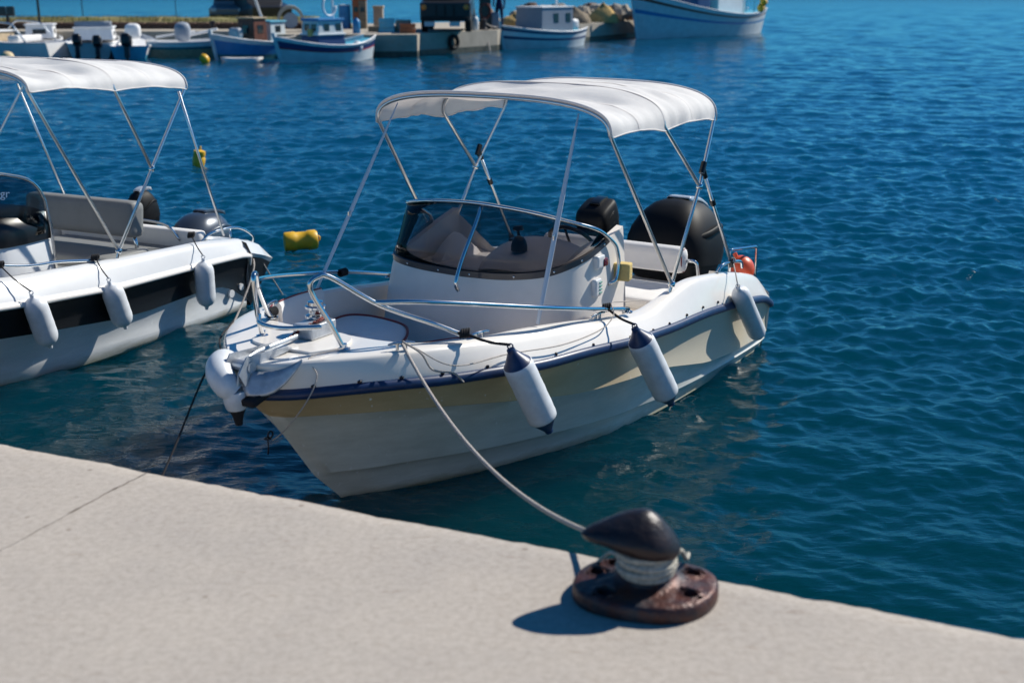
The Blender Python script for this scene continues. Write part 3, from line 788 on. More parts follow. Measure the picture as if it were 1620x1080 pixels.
def bimini(t, front, mid, rear, pivot, joint, straps, canvasmat, wv=.86, seed=1, zt=(2.13, 2.15, 2.115)):
    """front/mid/rear: (u, z of hem corner)"""
    rng = random.Random(seed)
    st = [(front[0], wv, front[1], zt[0]), (mid[0], wv, mid[1], zt[1]), (rear[0], wv, rear[1], zt[2])]
    nv = 48
    def bow(u, wv_, zc, ztop, lean=.06, hem=0):
        out = []
        for k in range(nv + 1):
            a = -PI / 2 + PI * k / nv
            s_, c_ = math.sin(a), math.cos(a)
            v = wv_ * (abs(s_) ** .70) * (1 if s_ > 0 else -1)
            z = zc + (ztop - zc) * (c_ ** .62 if c_ > 1e-6 else 0)
            out.append(Vector((u + lean * (z - zc), v, z)))
        return out
    B = [bow(*s_) for s_ in st]
    rows = []
    nu = 44
    for i in range(nu + 1):
        t_ = i / nu * 2
        k = min(1, int(t_)); f = t_ - k
        row = []
        for j in range(nv + 1):
            p = B[k][j].lerp(B[k + 1][j], f)
            sg = 4 * f * (1 - f)
            crown = max(0, (p.z - st[1][2]) / .28)
            dz = -(.062 if k == 0 else .018) * sg * crown ** 1.5
            edge = abs(j / nv - .5) * 2
            # hem scallops a little between bows
            p = p + Vector((0, 0, dz + (.028 * sg if edge > .97 else 0)))
            # gathers and folds running from the bow ends
            wv2 = noise.noise(Vector((p.x * 3.2 + p.y * 1.1, p.y * 2.3 - p.x, seed))) * .030 + noise.noise(Vector((p.x * 9 + p.z * 6, p.y * 4 + p.x * 5, seed + 3))) * .014
            wv2 += (.22 - abs(noise.noise(Vector((p.x * 6 + p.y * 2.5, p.y * 3.5 - p.x * 2, seed + 7))))) * .016
            if k == 0: wv2 += .020 * math.sin(p.y * 9 + p.x * 14 + 2 * math.sin(p.y * 3)) * (0.3 + .7 * crown) * .6
            fade = min(1, sg * 1.6)
            side = max(0, edge - .75) * 4
            p = p + Vector((0, wv2 * fade * side * (1 if p.y > 0 else -1) * .9, wv2 * fade * (1 - .6 * side)))
            row.append(p)
        rows.append(row)
    b = MB(); b.grid(rows)
    can = b.build('canopy', canvasmat, t, smooth=180)
    # hem band: a stitched double thickness round the edge
    hb = MB()
    loop = [rows[0][j] for j in range(nv + 1)]
    hb.tube([p + Vector((.004, 0, .002)) for p in loop], .009, 8)
    loop = [rows[-1][j] for j in range(nv + 1)]
    hb.tube([p + Vector((-.004, 0, .002)) for p in loop], .008, 8)
    for j in (0, nv):
        hb.tube([rows[i][j] for i in range(nu + 1)], .005, 6)
    hb.build('hem', canvasmat, can, smooth=180)
    for i_ in (nu // 4, nu // 2, 3 * nu // 4):
        sb_ = MB(); rr_ = [[rows[i_][j] + Vector((d_, 0, .0035 - abs(d_) * .1)) for d_ in (-.012, -.008, .008, .012)] for j in range(nv + 1)]
        sb_.grid(rr_); sb_.build('seam', canvasmat, can, smooth=180)
    # stainless bows
    def tube_bow(poly_side, arc, r=.0125):
        left = [Vector((p[0], -p[1], p[2])) for p in poly_side]
        right = [Vector(p) for p in reversed(poly_side)]
        a = [p + Vector((0, 0, -.018)) - Vector((0, .008 if p.y > 0 else -.008, 0)) for p in arc]
        pts = left[:-1] + a[1:-1] + right[1:]
        MB().tube(pts, r, 10).build('bow_tube', 'alu', t, smooth=180)
    tube_bow([pivot, (front[0], wv, front[1])], B[0])
    tube_bow([pivot, joint, (rear[0], wv, rear[1])], B[2])
    tube_bow([joint, (mid[0], wv, mid[1])], B[1])
    for s_ in (1, -1):
        for q_ in (pivot, joint):
            kb = MB(); kb.lathe([(.018, -.02), (.024, -.012), (.024, .012), (.018, .02)], (q_[0], q_[1] * s_, q_[2]), (q_[0] - .1, q_[1] * s_, q_[2] + .17), 12)
            kb.build('hinge', 'steel', t, smooth=60)
        kb = MB(); kb.tube([(pivot[0], pivot[1] * s_, pivot[2]), (pivot[0] + .02, (pivot[1] - .01) * s_, pivot[2] - .08)], .012, 8)
        kb.build('pivot_post', 'steel', t, smooth=60)
    return can

# ---- the near boat
hero = thing('motorboat', BX, BYAW, 'white open motorboat with navy rub rail and beige hull stripe, centre of the photo', 'boat')
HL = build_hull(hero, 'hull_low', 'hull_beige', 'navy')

def console(t, L, gel='gel_in', shade=('glass', 'smoke')):
    """L: dict(u0 back, base curve etc.)"""
    top = [(1.97, .66, 1.27), (2.18, .665, 1.225), (2.40, .655, 1.165), (2.57, .60, 1.12), (2.68, .48, 1.075), (2.75, .26, 1.045), (2.775, 0, 1.035),
           (2.775, -.2, 1.035), (2.76, -.42, 1.04), (2.71, -.62, 1.055), (2.60, -.70, 1.08), (2.42, -.70, 1.13), (2.2, -.69, 1.20), (1.97, -.67, 1.27)]
    T = cr(top, 6)
    bot = []
    for p in T:
        f = 1.06
        bot.append(Vector(((p.x - 1.96) * 1.16 + 1.98, p.y * 1.07, .342)))
    b = MB()
    rows = []
    ksp = [0, .06, .12, .3, .5, .66, .68, .72, .9, 1.0]
    for k in ksp:
        row = []
        for p, q_ in zip(T, bot):
            e = .0
            pp = p.lerp(q_, k)
            if k >= .68: pp = pp + Vector((pp.x - 2.1, pp.y, 0)).normalized() * .022     # moulded plinth step
            elif k > 0: pp = pp + Vector((pp.x - 2.1, pp.y, 0)).normalized() * (.012 * math.sin(k * 3.5))
            row.append(pp)
        rows.append(row)
    b.grid(rows)
    n = len(T)
    # inside lip and top tray
    inn = [Vector((1.97 + (p.x - 1.97) * .955, p.y * .93, p.z + .004)) for p in T]
    inn2 = [Vector((1.97 + (p.x - 1.97) * .93, p.y * .90, min(p.z - .05, .99))) for p in T]
    b.grid([T, inn, inn2])
    # tray
    m_ = n // 2
    tray = [[inn2[i], inn2[i].lerp(inn2[n - 1 - i], .33), inn2[i].lerp(inn2[n - 1 - i], .66), inn2[n - 1 - i]] for i in range(m_ + 1)]
    b.grid(tray)
    # back face
    back = [[T[0].lerp(T[-1], s_), rows[4][0].lerp(rows[4][-1], s_), bot[0].lerp(bot[-1], s_)] for s_ in (0, .25, .5, .75, 1)]
    for r_ in back[1:-1]: r_[0] = Vector((1.97, r_[0].y, 1.02))
    b.grid(back)
    con = b.build('console', gel, t, smooth=42)
    # smoked band at the foot of the windscreen
    off = lambda p, d, dz: p + Vector((p.x - 1.9, p.y * 1.1, 0)).normalized() * d + Vector((0, 0, dz))
    T2 = T[6:-6]
    band = MB(); band.grid([[off(p, .004, -.028) for p in T2], [off(p, .010, -.022) for p in T2], [off(p, .008, .014) for p in T2], [off(p, -.006, .020) for p in T2], [off(p, -.012, -.02) for p in T2]])
    band.build('windscreen_seal', shade[1], t, smooth=40)
    sb = MB()
    for i in range(2, len(T2) - 2, 7):
        p = off(T2[i], .010, -.004); d = Vector((p.x - 1.9, p.y * 1.1, 0)).normalized()
        sb.lathe([(.007, 0), (.007, .004), (.004, .006)], p, p + d, 8)
    sb.build('seal_screws', 'steel', t, smooth=60); bpy.context.view_layer.update()
    # windscreen rail and acrylic
    rail = [(2.20, .69, 1.225), (2.35, .67, 1.31), (2.50, .57, 1.37), (2.61, .38, 1.425), (2.67, .18, 1.455), (2.68, 0, 1.465),
            (2.675, -.2, 1.46), (2.65, -.42, 1.44), (2.57, -.62, 1.40), (2.42, -.70, 1.365), (2.3, -.71, 1.31), (2.20, -.70, 1.25)]
    RL = cr(rail, 9)
    nb = len(T2)
    g = MB()
    rows = []
    for k in range(5):
        row = []
        for i in range(nb):
            f = i / (nb - 1) * (len(RL) - 1); a = int(min(f, len(RL) - 2)); rp = RL[a].lerp(RL[a + 1], f - a)
            p0 = off(T2[i], -.002, .015)
            row.append(p0.lerp(rp, k / 4))
        rows.append(row)
    g.grid(rows)
    g.build('windscreen', shade[0], t, smooth=180, solid=.004)
    ends = lambda s_: [Vector((2.22, .69 * s_, .94)), Vector((2.16, .715 * s_, .955)), Vector((2.13, .72 * s_, 1.07)), Vector((2.15, .705 * s_, 1.18))]
    full = fillet(ends(1) + RL[1:-1] + list(reversed(ends(-1))), .05, 4)
    MB().tube(full, .0125, 10).build('screen_rail', 'steel', t, smooth=180)
    return con, RL
con, RL = console(hero, {})

def hero_parts(t):
    # steel grab handle over the windscreen
    pts = cr([(2.665, .02, 1.46), (2.72, .015, 1.36), (2.86, .0, 1.15), (2.93, 0, 1.03), (2.935, 0, .985), (2.915, 0, .955)], 6)
    MB().tube(pts, .013, 10).build('grab_handle', 'steel', t, smooth=180)
    pts = cr([(2.665, .13, 1.455), (2.63, .14, 1.36), (2.64, .15, 1.22), (2.73, .15, 1.05)], 6)
    # mouldings inside the screen: instrument hood, compass, wheel
    b = MB()
    rows = []
    for i in range(13):
        a = PI * i / 12
        row = []
        for k in range(9):
            f = k / 8
            row.append((1.99 + f * .52, .10 + math.cos(a) * (.36 - .14 * f ** 2), .97 + (math.sin(a) ** .8) * (.165 - .13 * f ** 1.6) + .01))
        rows.append(row)
    b.grid(rows)
    # side pods on the console
    for s_, h in ((1, .0), (-1, -.09)):
        rows = []
        for i in range(11):
            f = i / 10
            z = 1.0 + (.22 * math.sin(PI * min(1, f * 1.25) / 2) ** 1.0 if f < .8 else .22) - (0 if f < .8 else (f - .8) * .35) + h - (0.03 if s_ > 0 else 0)
            u = 2.56 - .58 * f
            row = [(u, s_ * v, zz) for v, zz in ((.62 - .09 * (1 - f), .99), (.62 - .09 * (1 - f), z - .03), (.59 - .09 * (1 - f), z), (.53 - .09 * (1 - f), z - .01), (.45, z - .06), (.40, .99))]
            rows.append(row)
        b.grid(rows)
        b.add(rows[-1], [tuple(range(6))])
    b.build('dash_moulding', 'gel_in', t, smooth=50)
    b = MB(); b.lathe([(.055, 0), (.055, .03), (.046, .065), (.03, .09), (.005, .097)], (2.28, .06, 1.10), (2.28, .06, 2), 18)
    b.build('compass', 'black', t, smooth=60)
    b = MB()
    c = Vector((1.88, .24, 1.10)); ax = Vector((-.75, 0, .66)).normalized(); e1 = Vector((0, 1, 0)); e2 = ax.cross(e1)
    b.tube([c + e1 * (math.cos(a) * .165) + e2 * (math.sin(a) * .165) for a in [2 * PI * k / 28 for k in range(28)]], .014, 8, closed=True)
    for k in range(3):
        a = 2 * PI * k / 3 + .5
        b.tube([c - ax * .03, c + (e1 * math.cos(a) + e2 * math.sin(a)) * .16], .009, 6)
    b.tube([c - ax * .03, c - ax * .16], .022, 8)
    b.build('steering_wheel', 'black', t, smooth=180)
    # throttle lever
    b = MB(); b.box((2.02, -.12, 1.07), (.10, .06, .10)); b.tube([(2.02, -.09, 1.10), (2.05, -.09, 1.19)], .012, 8); b.tube([(2.05, -.12, 1.19), (2.05, -.05, 1.20)], .018, 8)
    b.build('throttle', 'black', t, bevel=.006)
    # navigation light housing with red lens, on the console's port side
    b = MB(); b.rbox((2.335, .675, 1.105), (.10, .05, .085), .014, nu=3)
    lh = b.build('light_housing', 'hull2', t, smooth=60)
    b = MB(); b.rbox((2.285, .684, 1.095), (.065, .045, .055), .012, nu=3)
    b.build('red_lens', 'red_lens', lh, smooth=60)
    b = MB(); b.rbox((2.385, .690, .95), (.085, .04, .115), .014, nu=3)
    v = b.build('vent_cover', 'hull2', t, smooth=60)
    for k in range(4):
        b = MB(); b.rbox((2.37, .712, .917 + k * .022), (.04, .006, .008), .0028, nu=2); b.build('louvre', 'green_print', v, smooth=60)
    # seat with bolster
    b = MB(); b.box((1.02, 0, .44), (.52, 1.26, .20)); b.build('seat_base', 'gel_in', t, bevel=.015)
    b = MB(); b.rbox((1.03, 0, .575), (.56, 1.30, .085), .035, nu=10, bulge=.012); c_ = b.build('seat_cushion', 'vinyl', t, smooth=60)
    b = MB(); b.rbox((.74, -.02, .80), (.13, 1.22, .205), .060, nu=10); bo = b.build('backrest', 'vinyl', t, smooth=70)
    for s_ in (1, -1):
        ring = [(.74 + .050 * math.cos(a), -.02 + s_ * .588, .80 + .085 * math.sin(a)) for a in [2 * PI * k / 24 for k in range(24)]]
        MB().tube(ring, .006, 6, closed=True).build('piping', 'piping', bo, smooth=180)
        pts = fillet([(.74, s_ * .585, .80), (.72, s_ * .66, .80), (.70, s_ * .67, .70), (.70, s_ * .67, .35)], .05, 5)
        MB().tube(pts, .0125, 8).build('backrest_tube', 'steel', t, smooth=180)
    # bow cushions
    def slab_cushion(poly, z0, z1, name, mi='vinyl'):
        P = cr(poly + [poly[0]], 6)[:-1]
        cen = sum(P, Vector()) / len(P)
        b = MB(); rows = []
        for f, z in ((.985, z0), (1.0, z0 + .015), (1.0, z1 - .02), (.975, z1 - .004), (.92, z1 + .004), (.6, z1 + .014), (.3, z1 + .018), (.01, z1 + .02)):
            rows.append([Vector((cen.x + (p.x - cen.x) * f, cen.y + (p.y - cen.y) * f, z + (.004 * noise.noise(p * 9) if f < .95 else 0))) for p in P])
        b.grid(rows, wrap=True)
        o = b.build(name, mi, None, smooth=70)
        MB().tube([Vector((p.x, p.y, z1 - .002)) for p in P], .008, 6, closed=True).build('piping', 'piping', o, smooth=180)
        return o
    for s_ in (-1, 1):
        pl = [(4.03, .03), (4.03, .40), (3.85, .56), (3.5, .66), (3.16, .73), (3.06, .60), (3.10, .32), (3.22, .17), (3.45, .05), (3.72, .025)]
        o = slab_cushion([(p[0], s_ * p[1], 0) for p in pl], .655, .745, 'bow_cushion')
        o.location = BX; o.rotation_euler = (0, 0, BYAW)
        tag(o, 'flat white bow cushion with red piping, %s half of the bow seat' % ('far' if s_ < 0 else 'near, mostly hidden'), 'cushion', 'seat cushions in the bow cockpit')
        # moulded seat platform under it
        b = MB(); P = cr([(p[0], s_ * p[1], 0) for p in pl + [pl[0]]], 4)[:-1]
        b.prism([(p.x, p.y) for p in P], .52, .652)
        b.build('seat_platform', 'gel_in', t, smooth=30)
    # backrest pads lining the starboard and port coaming
    for s_ in (-1,):
        for (ua, ub_) in ((3.30, 3.86), (3.93, 4.13)):
            b = MB(); rows = []
            idx = [i for i, p in enumerate(HL['I']) if ua <= p.x <= ub_ and p.y > .30]
            if len(idx) < 3: continue
            pp = [HL['I'][i] for i in idx]
            for dy, dz in ((-.012, -.24), (-.05, -.23), (-.062, -.13), (-.055, .005), (-.035, .028), (-.008, .012), (-.006, -.06)):
                rows.append([Vector((p.x - (.02 if p.x > 4 else 0), (p.y + dy) * s_, p.z + dz)) for p in pp])
            b.grid(rows)
            n_ = len(pp)
            for e_ in (0, n_ - 1): b.add([r_[e_] for r_ in rows], [tuple(range(len(rows)))])
            o = b.build('coaming_pad', 'vinyl', t, smooth=60)
            MB().tube([r_ + Vector((0, 0, .003)) for r_ in rows[4]], .005, 6).build('piping', 'piping', o, smooth=180)
    # anchor locker lid
    b = MB(); P = cr([(4.56, .20, 0), (4.56, -.16, 0), (4.44, -.24, 0), (4.24, -.24, 0), (4.19, 0, 0), (4.22, .20, 0), (4.40, .27, 0), (4.56, .20, 0)], 6)[:-1]
    b.prism([(p.x, p.y) for p in P], .992, 1.006); b.build('locker_lid', 'gel', t, smooth=30, bevel=.004)
    # bolts in the deck edge
    b = MB()
    for i in range(14, 84, 5):
        p = HL['F'][i].lerp(HL['H'][i], .22); b.lathe([(.009, -.01), (.009, .008), (.004, .011)], p + Vector((0, .012, 0)), p + Vector((.1, 1, .3)), 8)
    b.build('deck_bolts', 'iron', t, smooth=60)
    o = bpy.data.objects[-1] if False else None
    # cleats
    cleat(t, (4.27, .62 - .06, 1.003), R(-38)); cleat(t, (3.78, .715, .962), R(-12)); cleat(t, (2.72, .875, .845), R(-6)); cleat(t, (3.9, -.64, .972), R(18))
    # pulpit, port half
    P1 = cr([(4.41, .30, 1.0), (4.46, .262, 1.14), (4.52, .21, 1.29), (4.535, .205, 1.355), (4.50, .225, 1.385), (4.44, .26, 1.375), (4.23, .40, 1.205), (4.03, .60, 1.085), (3.93, .70, 1.02)], 7)
    MB().tube(P1, .0135, 10).build('pulpit_rail', 'steel', t, smooth=180)
    P2 = cr([(4.25, .385, 1.22), (4.05, .58, 1.205), (3.4, .85, 1.07), (2.9, .90, .955), (2.40, .915, .845)], 8)
    MB().tube(P2, .0135, 10).build('pulpit_rail', 'steel', t, smooth=180)
    # starboard half
    P3 = cr([(4.44, -.22, 1.0), (4.50, -.19, 1.14), (4.53, -.175, 1.30), (4.515, -.185, 1.35), (4.46, -.22, 1.335), (4.40, -.27, 1.25), (4.24, -.36, 1.07), (4.12, -.44, 1.01)], 7)
    MB().tube(P3, .0135, 10).build('pulpit_rail', 'steel', t, smooth=180)
    P4 = cr([(4.41, -.26, 1.255), (4.15, -.48, 1.22), (3.4, -.80, 1.06), (2.9, -.86, .965), (2.40, -.915, .845)], 8)
    MB().tube(P4, .0135, 10).build('pulpit_rail', 'steel', t, smooth=180)
    P5 = cr([(4.49, -.19, 1.13), (4.58, -.10, 1.12), (4.60, .05, 1.12), (4.545, .19, 1.13), (4.50, .235, 1.13)], 7)
    MB().tube(P5, .0125, 10).build('cross_rail', 'steel', t, smooth=180)
    for p in ((4.41, .30, .999), (4.44, -.22, .999), (4.12, -.44, .995), (2.40, .915, .825), (2.40, -.915, .825)):
        b = MB(); b.lathe([(.034, 0), (.034, .006), (.018, .012), (.018, .03)], p, (p[0], p[1], p[2] + 1), 16)
        b.build('rail_foot', 'steel', t, smooth=50)
    for c_, d_ in (((4.12, -.44, 1.03), .02), ((3.0, -.84, .985), .02)):
        b = MB()
        for k in range(5):
            b.tube([(c_[0] + (k - 2) * .012, c_[1] + math.cos(a) * .02, c_[2] + math.sin(a) * .02) for a in [2 * PI * j / 12 for j in range(12)]], .008, 6, closed=True)
        b.build('rope_lashing', 'rope_dark', t, smooth=180)
    # bow roller cheeks
    b = MB()
    for s_ in (1, -1):
        y = .02 + s_ * .055
        vs = [(4.58, y, 1.025), (4.88, y, 1.045), (4.94, y, .97), (4.90, y, .90), (4.84, y, .98), (4.58, y, 1.0)]
        b.add(vs + [(p[0], p[1] + .006, p[2]) for p in vs], [(0, 1, 2, 3, 4, 5), (11, 10, 9, 8, 7, 6)] + [(i, (i + 1) % 6, 6 + (i + 1) % 6, 6 + i) for i in range(6)])
    b.box((4.70, .023, 1.006), (.30, .11, .008))
    b.tube([(4.85, -.035, .985), (4.85, .085, .985)], .03, 12)
    b.build('bow_roller', 'galv', t, smooth=30)
    # windlass
    b = MB(); b.rbox((4.30, .02, 1.045), (.20, .13, .075), .008, nu=2)
    wl = b.build('windlass', 'galv', t, smooth=40)
    b = MB(); b.lathe([(.055, 0), (.055, .012), (.035, .022), (.035, .04), (.055, .05), (.056, .062), (.042, .068), (.042, .085), (.02, .09)], (4.24, -.02, 1.085), (4.24, -.02, 2), 24); b.build('gypsy', 'steel', wl, smooth=40)
    b = MB()
    rr = random.Random(3)
    cpath = cr([(4.46, -.02, 1.02), (4.38, .0, 1.055), (4.33, .06, 1.09), (4.28, .06, 1.10), (4.22, .04, 1.095)], 6)
    for i, p in enumerate(cpath):
        a = i * PI / 2
        b.tube([p + Vector((math.cos(w_) * .014, math.sin(w_) * .008 * math.cos(a), math.sin(w_) * .008 * math.sin(a))) for w_ in [2 * PI * j / 8 for j in range(8)]], .0045, 5, closed=True)
    b.build('chain', 'chain_red', wl, smooth=180)
    # stern handrail and low frame by the port quarter
    MB().tube(cr([(.95, .92, .79), (.88, .93, .835), (.70, .935, .825), (.52, .93, .79), (.46, .92, .735)], 5), .012, 8).build('stern_handle', 'steel', t, smooth=180)
    fr = fillet([(.20, .72, .60), (.20, .72, .80), (-.22, .78, .76), (-.22, .78, .46)], .03, 4)
    MB().tube(fr, .011, 8).build('stern_frame', 'steel', t, smooth=180)
hero_parts(hero)
for o in list(hero.children):
    if o.name.startswith(('deck_bolts', 'seal_screws')): o['kind'] = 'stuff'

can = bimini(hero, (2.56, 1.905), (1.80, 1.875), (.96, 1.87), (1.75, .92, .87), (1.31, .905, 1.46), None, 'canvas')
# front straps and aft braces of the canopy
for s_ in (1, -1):
    top = Vector((2.60, .66 * s_, 2.045)); bot = Vector((3.31, .80 * s_, .945))
    b = MB()
    for k in range(13):
        pass
    pts = [top.lerp(bot, k / 12) for k in range(13)]
    rows = []
    for i, p in enumerate(pts):
        a = .9 * math.sin(i / 12 * 2.6) + .5
        d = Vector((math.cos(a) * .6, math.sin(a), 0)) * .017
        rows.append([p - d, p + d])
    b.grid(rows); b.build('strap', 'webbing', hero, smooth=180, solid=.002)
    p0 = top.lerp(bot, .60); MB().rbox(p0, (.03, .012, .035), .004, nu=2).build('strap_buckle', 'steel', hero, smooth=60)
    up = Vector((1.265, .905 * s_, 1.565)); lo = Vector((.72, .94 * s_, .80))
    MB().tube([up, lo], .0115, 10).build('aft_brace', 'alu', hero, smooth=180)
    d = (lo - up)
    for f0, f1, rr in ((0, .07, .022), (.30, .345, .021), (.95, 1.0, .022)):
        b = MB(); b.tube([up + d * f0, up + d * f1], rr, 10)
        if f0 == 0: b.tube([up + Vector((-.02, 0, .05)), up + Vector((.02, 0, -.02))], .021, 10)
        b.build('brace_clamp', 'black', hero, smooth=40)

# outboard engines
def outboard(t, c, sx, sy, sz, tilt, name='outboard_motor', m='cowl', m2='cowl_grey', leg=True, k2=.72):
    """c: centre of cowl in the boat frame"""
    e = bpy.data.objects.new(name, None)
    COL.objects.link(e); e.parent = t; e.location = c; e.rotation_euler = (0, tilt, 0)
    rows = []
    n = 40
    boxy = [(.60, -.50), (.88, -.49), (.96, -.44), (.98, -.20), (1.0, -.18), (1.0, .10), (.97, .30), (.92, .42), (.80, .47), (.4, .495), (.01, .5)]
    prof = boxy if k2 < .5 else [(.55, -.50), (.76, -.49), (.86, -.42), (.93, -.28), (.97, -.27), (1.0, -.12), (.985, .02), (.93, .15), (.83, .28), (.70, .38), (.54, .455), (.36, .49), (.15, .505), (.01, .507)]
    for f, z in prof:
        row = []
        for k in range(n):
            a = 2 * PI * k / n
            ca, sa = math.cos(a), math.sin(a)
            ex = k2
            x = abs(ca) ** ex * (1 if ca > 0 else -1) * .5 * f * sx
            y = abs(sa) ** ex * (1 if sa > 0 else -1) * .5 * (f ** 1.15) * sy
            zz = z * sz
            if z > .1: zz -= .16 * sz * max(0, x / sx * 2) ** 2 * (z / .5)         # slopes down to the front
            row.append((x, y, zz))
        rows.append(row)
    b = MB(); b.grid(rows, wrap=True); b.add(rows[-1], [tuple(range(n))]); b.add(rows[0], [tuple(range(n))])
    # raised ribs on the crown
    cw = b.build('cowling', m, e, smooth=50)
    b = MB(); rr = []
    for k in range(9):
        f = k / 8
        x = -.46 * sx + f * .50 * sx
        z = sz * (.36 + .16 * math.sin(PI * (.15 + .5 * f))) + .012
        rr.append([(x, -.16 * sy, z - .03), (x, -.13 * sy, z), (x, .13 * sy, z), (x, .16 * sy, z - .03)])
    b.grid(rr); b.build('cowl_panel', m2, e, smooth=50, solid=.008)
    for s_ in (1, -1):
        b = MB(); b.tube(cr([(.40 * sx, s_ * .36 * sy, .02 * sz), (.15 * sx, s_ * .475 * sy, .12 * sz), (-.15 * sx, s_ * .47 * sy, .20 * sz), (-.38 * sx, s_ * .36 * sy, .12 * sz)], 6), .022 * sx / .6, 8, flat=(1, .6))
        b.build('cowl_rib', m, e, smooth=180)
    if leg:
        b = MB()
        b.lathe([(.5, 0), (.52, .1), (.40, .22), (.30, .5), (.28, 1.0), (.22, 1.35)], (-.02, 0, -.49 * sz), (-.02, 0, -2), 16, sq=(.34 * sy, .5 * sx) if False else (.42 * sx, .36 * sy))
        b.box((.20 * sx + .05, 0, -.62 * sz), (.16, .26 * sy / .45, .34))
        b.build('midsection', 'black', e, smooth=50)
        b = MB()
        z0 = -.49 * sz - 1.0
        b.box((-.06, 0, z0), (.34, .22, .02)); b.lathe([(.01, 0), (.05, .08), (.06, .2), (.055, .36), (.02, .40)], (.14, 0, z0 - .18), (-1, 0, z0 - .18), 14)
        b.build('gearcase', 'black', e, smooth=50)
        b = MB()
        for k in range(3):
            a = k * 2 * PI / 3
            b.box((-.30, math.cos(a) * .09, z0 - .18 + math.sin(a) * .09), (.02, .10, .14), rot=Matrix.Rotation(a, 3, 'X') @ Matrix.Rotation(.5, 3, 'Z'))
        b.build('propeller', 'steel', e, smooth=0)
    return e
outboard(hero, (-.42, -.01, .70), .82, .72, .68, R(-8), k2=.58)
outboard(hero, (-.26, -.68, .84), .34, .30, .27, R(20), m2='black', leg=True, k2=.42)

# things carried by the near boat
def ball(name, p, r, m, label, cat, sq=1.0, group=None):
    t = thing(name, p, 0, label, cat, group)
    b = MB(); b.lathe([(max(.004, r * math.sin(a)), -r * sq * math.cos(a)) for a in [PI * k / 14 for k in range(15)]], (0, 0, 0), (.5, -.2, -1), 24); b.build('body', m, t, smooth=180)
    MB().lathe([(.018, 0), (.018, .03), (.012, .034)], (-.5 * r * sq * .85, .2 * r * sq * .85, r * sq * .85), (-.5, .2, 1), 12).build('neck', m, t, smooth=50)
    return t
ball('mooring_buoy', b2w((-.07, .72, .60)), .10, 'orange', 'round orange inflatable buoy on the stern frame of the near motorboat', 'buoy', 1.08)
sp = MB(); sp.rbox((0, 0, 0), (.085, .13, .115), .012, nu=3)
o = sp.build('sponge', 'sponge', smooth=60); o.location = b2w((2.09, .715, 1.0)); o.rotation_euler = (0, 0, BYAW + .2)
tag(o, 'yellow foam block stuck on the console handrail of the near motorboat', 'sponge')

G1 = 'fenders hung along the near motorboat'
fender('fender', b2w((3.86, .955, .965)), b2w((3.64, 1.07, .455)), .083, 'white fender with navy ends on the near motorboat, the one closest to its bow', G1, True, b2w((3.93, .72, 1.03)))
fender('fender', b2w((2.72, 1.12, .83)), b2w((2.41, 1.24, .28)), .083, 'white fender with navy ends hanging amidships from the near motorboat', G1, True, b2w((2.66, .90, .91)))
fender('fender', b2w((.95, 1.08, .70)), b2w((.43, 1.075, .20)), .070, 'plain white fender without coloured ends at the stern quarter of the near motorboat', G1, False, None)
bo = bpy.data.objects
lan = thing('fender_line', b2w((.95, 1.08, .71)), 0, 'thin grey line tying the stern fender to the stern handle', 'rope')
v0 = b2w((.95, 1.08, .71))
MB().tube([Vector(), (b2w((.74, .96, .83)) - v0) * .5 + Vector((0, 0, .0)), b2w((.70, .935, .835)) - v0], .005, 6).build('line', 'rope', lan, smooth=180)
MB().tube([b2w((.70, .935, .835)) - v0 + Vector((math.cos(a) * .018, 0, math.sin(a) * .018)) for a in [2 * PI * k / 12 for k in range(12)]], .006, 6, closed=True).build('knot', 'rope', lan, smooth=180)

# bow bumper: a fat bent fender over the stem
t = thing('bow_fender', BX, BYAW, 'fat white bow fender with a black tip curled over the stem of the near motorboat', 'fender')
pts = cr([(4.77, -.13, .975), (4.87, -.105, .975), (4.925, -.06, .945), (4.93, -.02, .905), (4.91, .01, .865)], 6)
rad = [.040, .050, .058, .064] + [.068] * (len(pts) - 9) + [.067, .065, .063, .062, .061]
MB().tube(pts, rad, 20).build('body', 'fender', t, smooth=50)
b = MB(); b.lathe([(.060, 0), (.062, .01), (.059, .05), (.052, .085), (.046, .095)], (4.908, .012, .87), (4.89, .03, .5), 22); b.build('collar', 'fender', t, smooth=50)
b = MB(); b.lathe([(.044, 0), (.030, .03), (.022, .06), (.018, .085), (.006, .09)], (4.902, .018, .777), (4.89, .03, .4), 18); b.build('tip', 'rope_dark', t, smooth=50)

# plough anchor lying in the roller
t = thing('anchor', BX, BYAW, 'galvanised plough anchor lying across the bow roller of the near motorboat', 'anchor')
b = MB()
sh = [(4.44, .02, 1.03), (4.60, .03, 1.03), (4.78, .03, 1.02), (4.89, .05, .975), (4.92, .05, .90)]
b.tube(cr(sh, 5), .010, 8, flat=(1.5, .8)); b.build('shank', 'galv', t, smooth=40)
b = MB()
tip = Vector((4.73, .29, 1.02)); heel = Vector((4.90, .05, .885))
rows = []
for k in range(10):
    f = k / 9
    c_ = tip.lerp(heel, f) + Vector((0, .01, -.055 * math.sin(f * PI)))
    wd = .012 + .078 * math.sin(min(1, f * 1.25) * PI / 2) ** 1.1
    rows.append([c_ + Vector((-.35, -.15, .9)) * wd, c_ + Vector((-.20, -.05, .42)) * wd, c_, c_ + Vector((.0, .18, -.22)) * wd, c_ + Vector((.0, .26, -.36)) * wd])
b.grid(rows); b.build('blade', 'galv', t, smooth=50, solid=.008)
b = MB(); b.box((4.86, .07, .835), (.13, .15, .04), rot=Matrix.Rotation(.25, 3, 'Y')); b.build('crown_pad', 'rope_dark', t, bevel=.01)

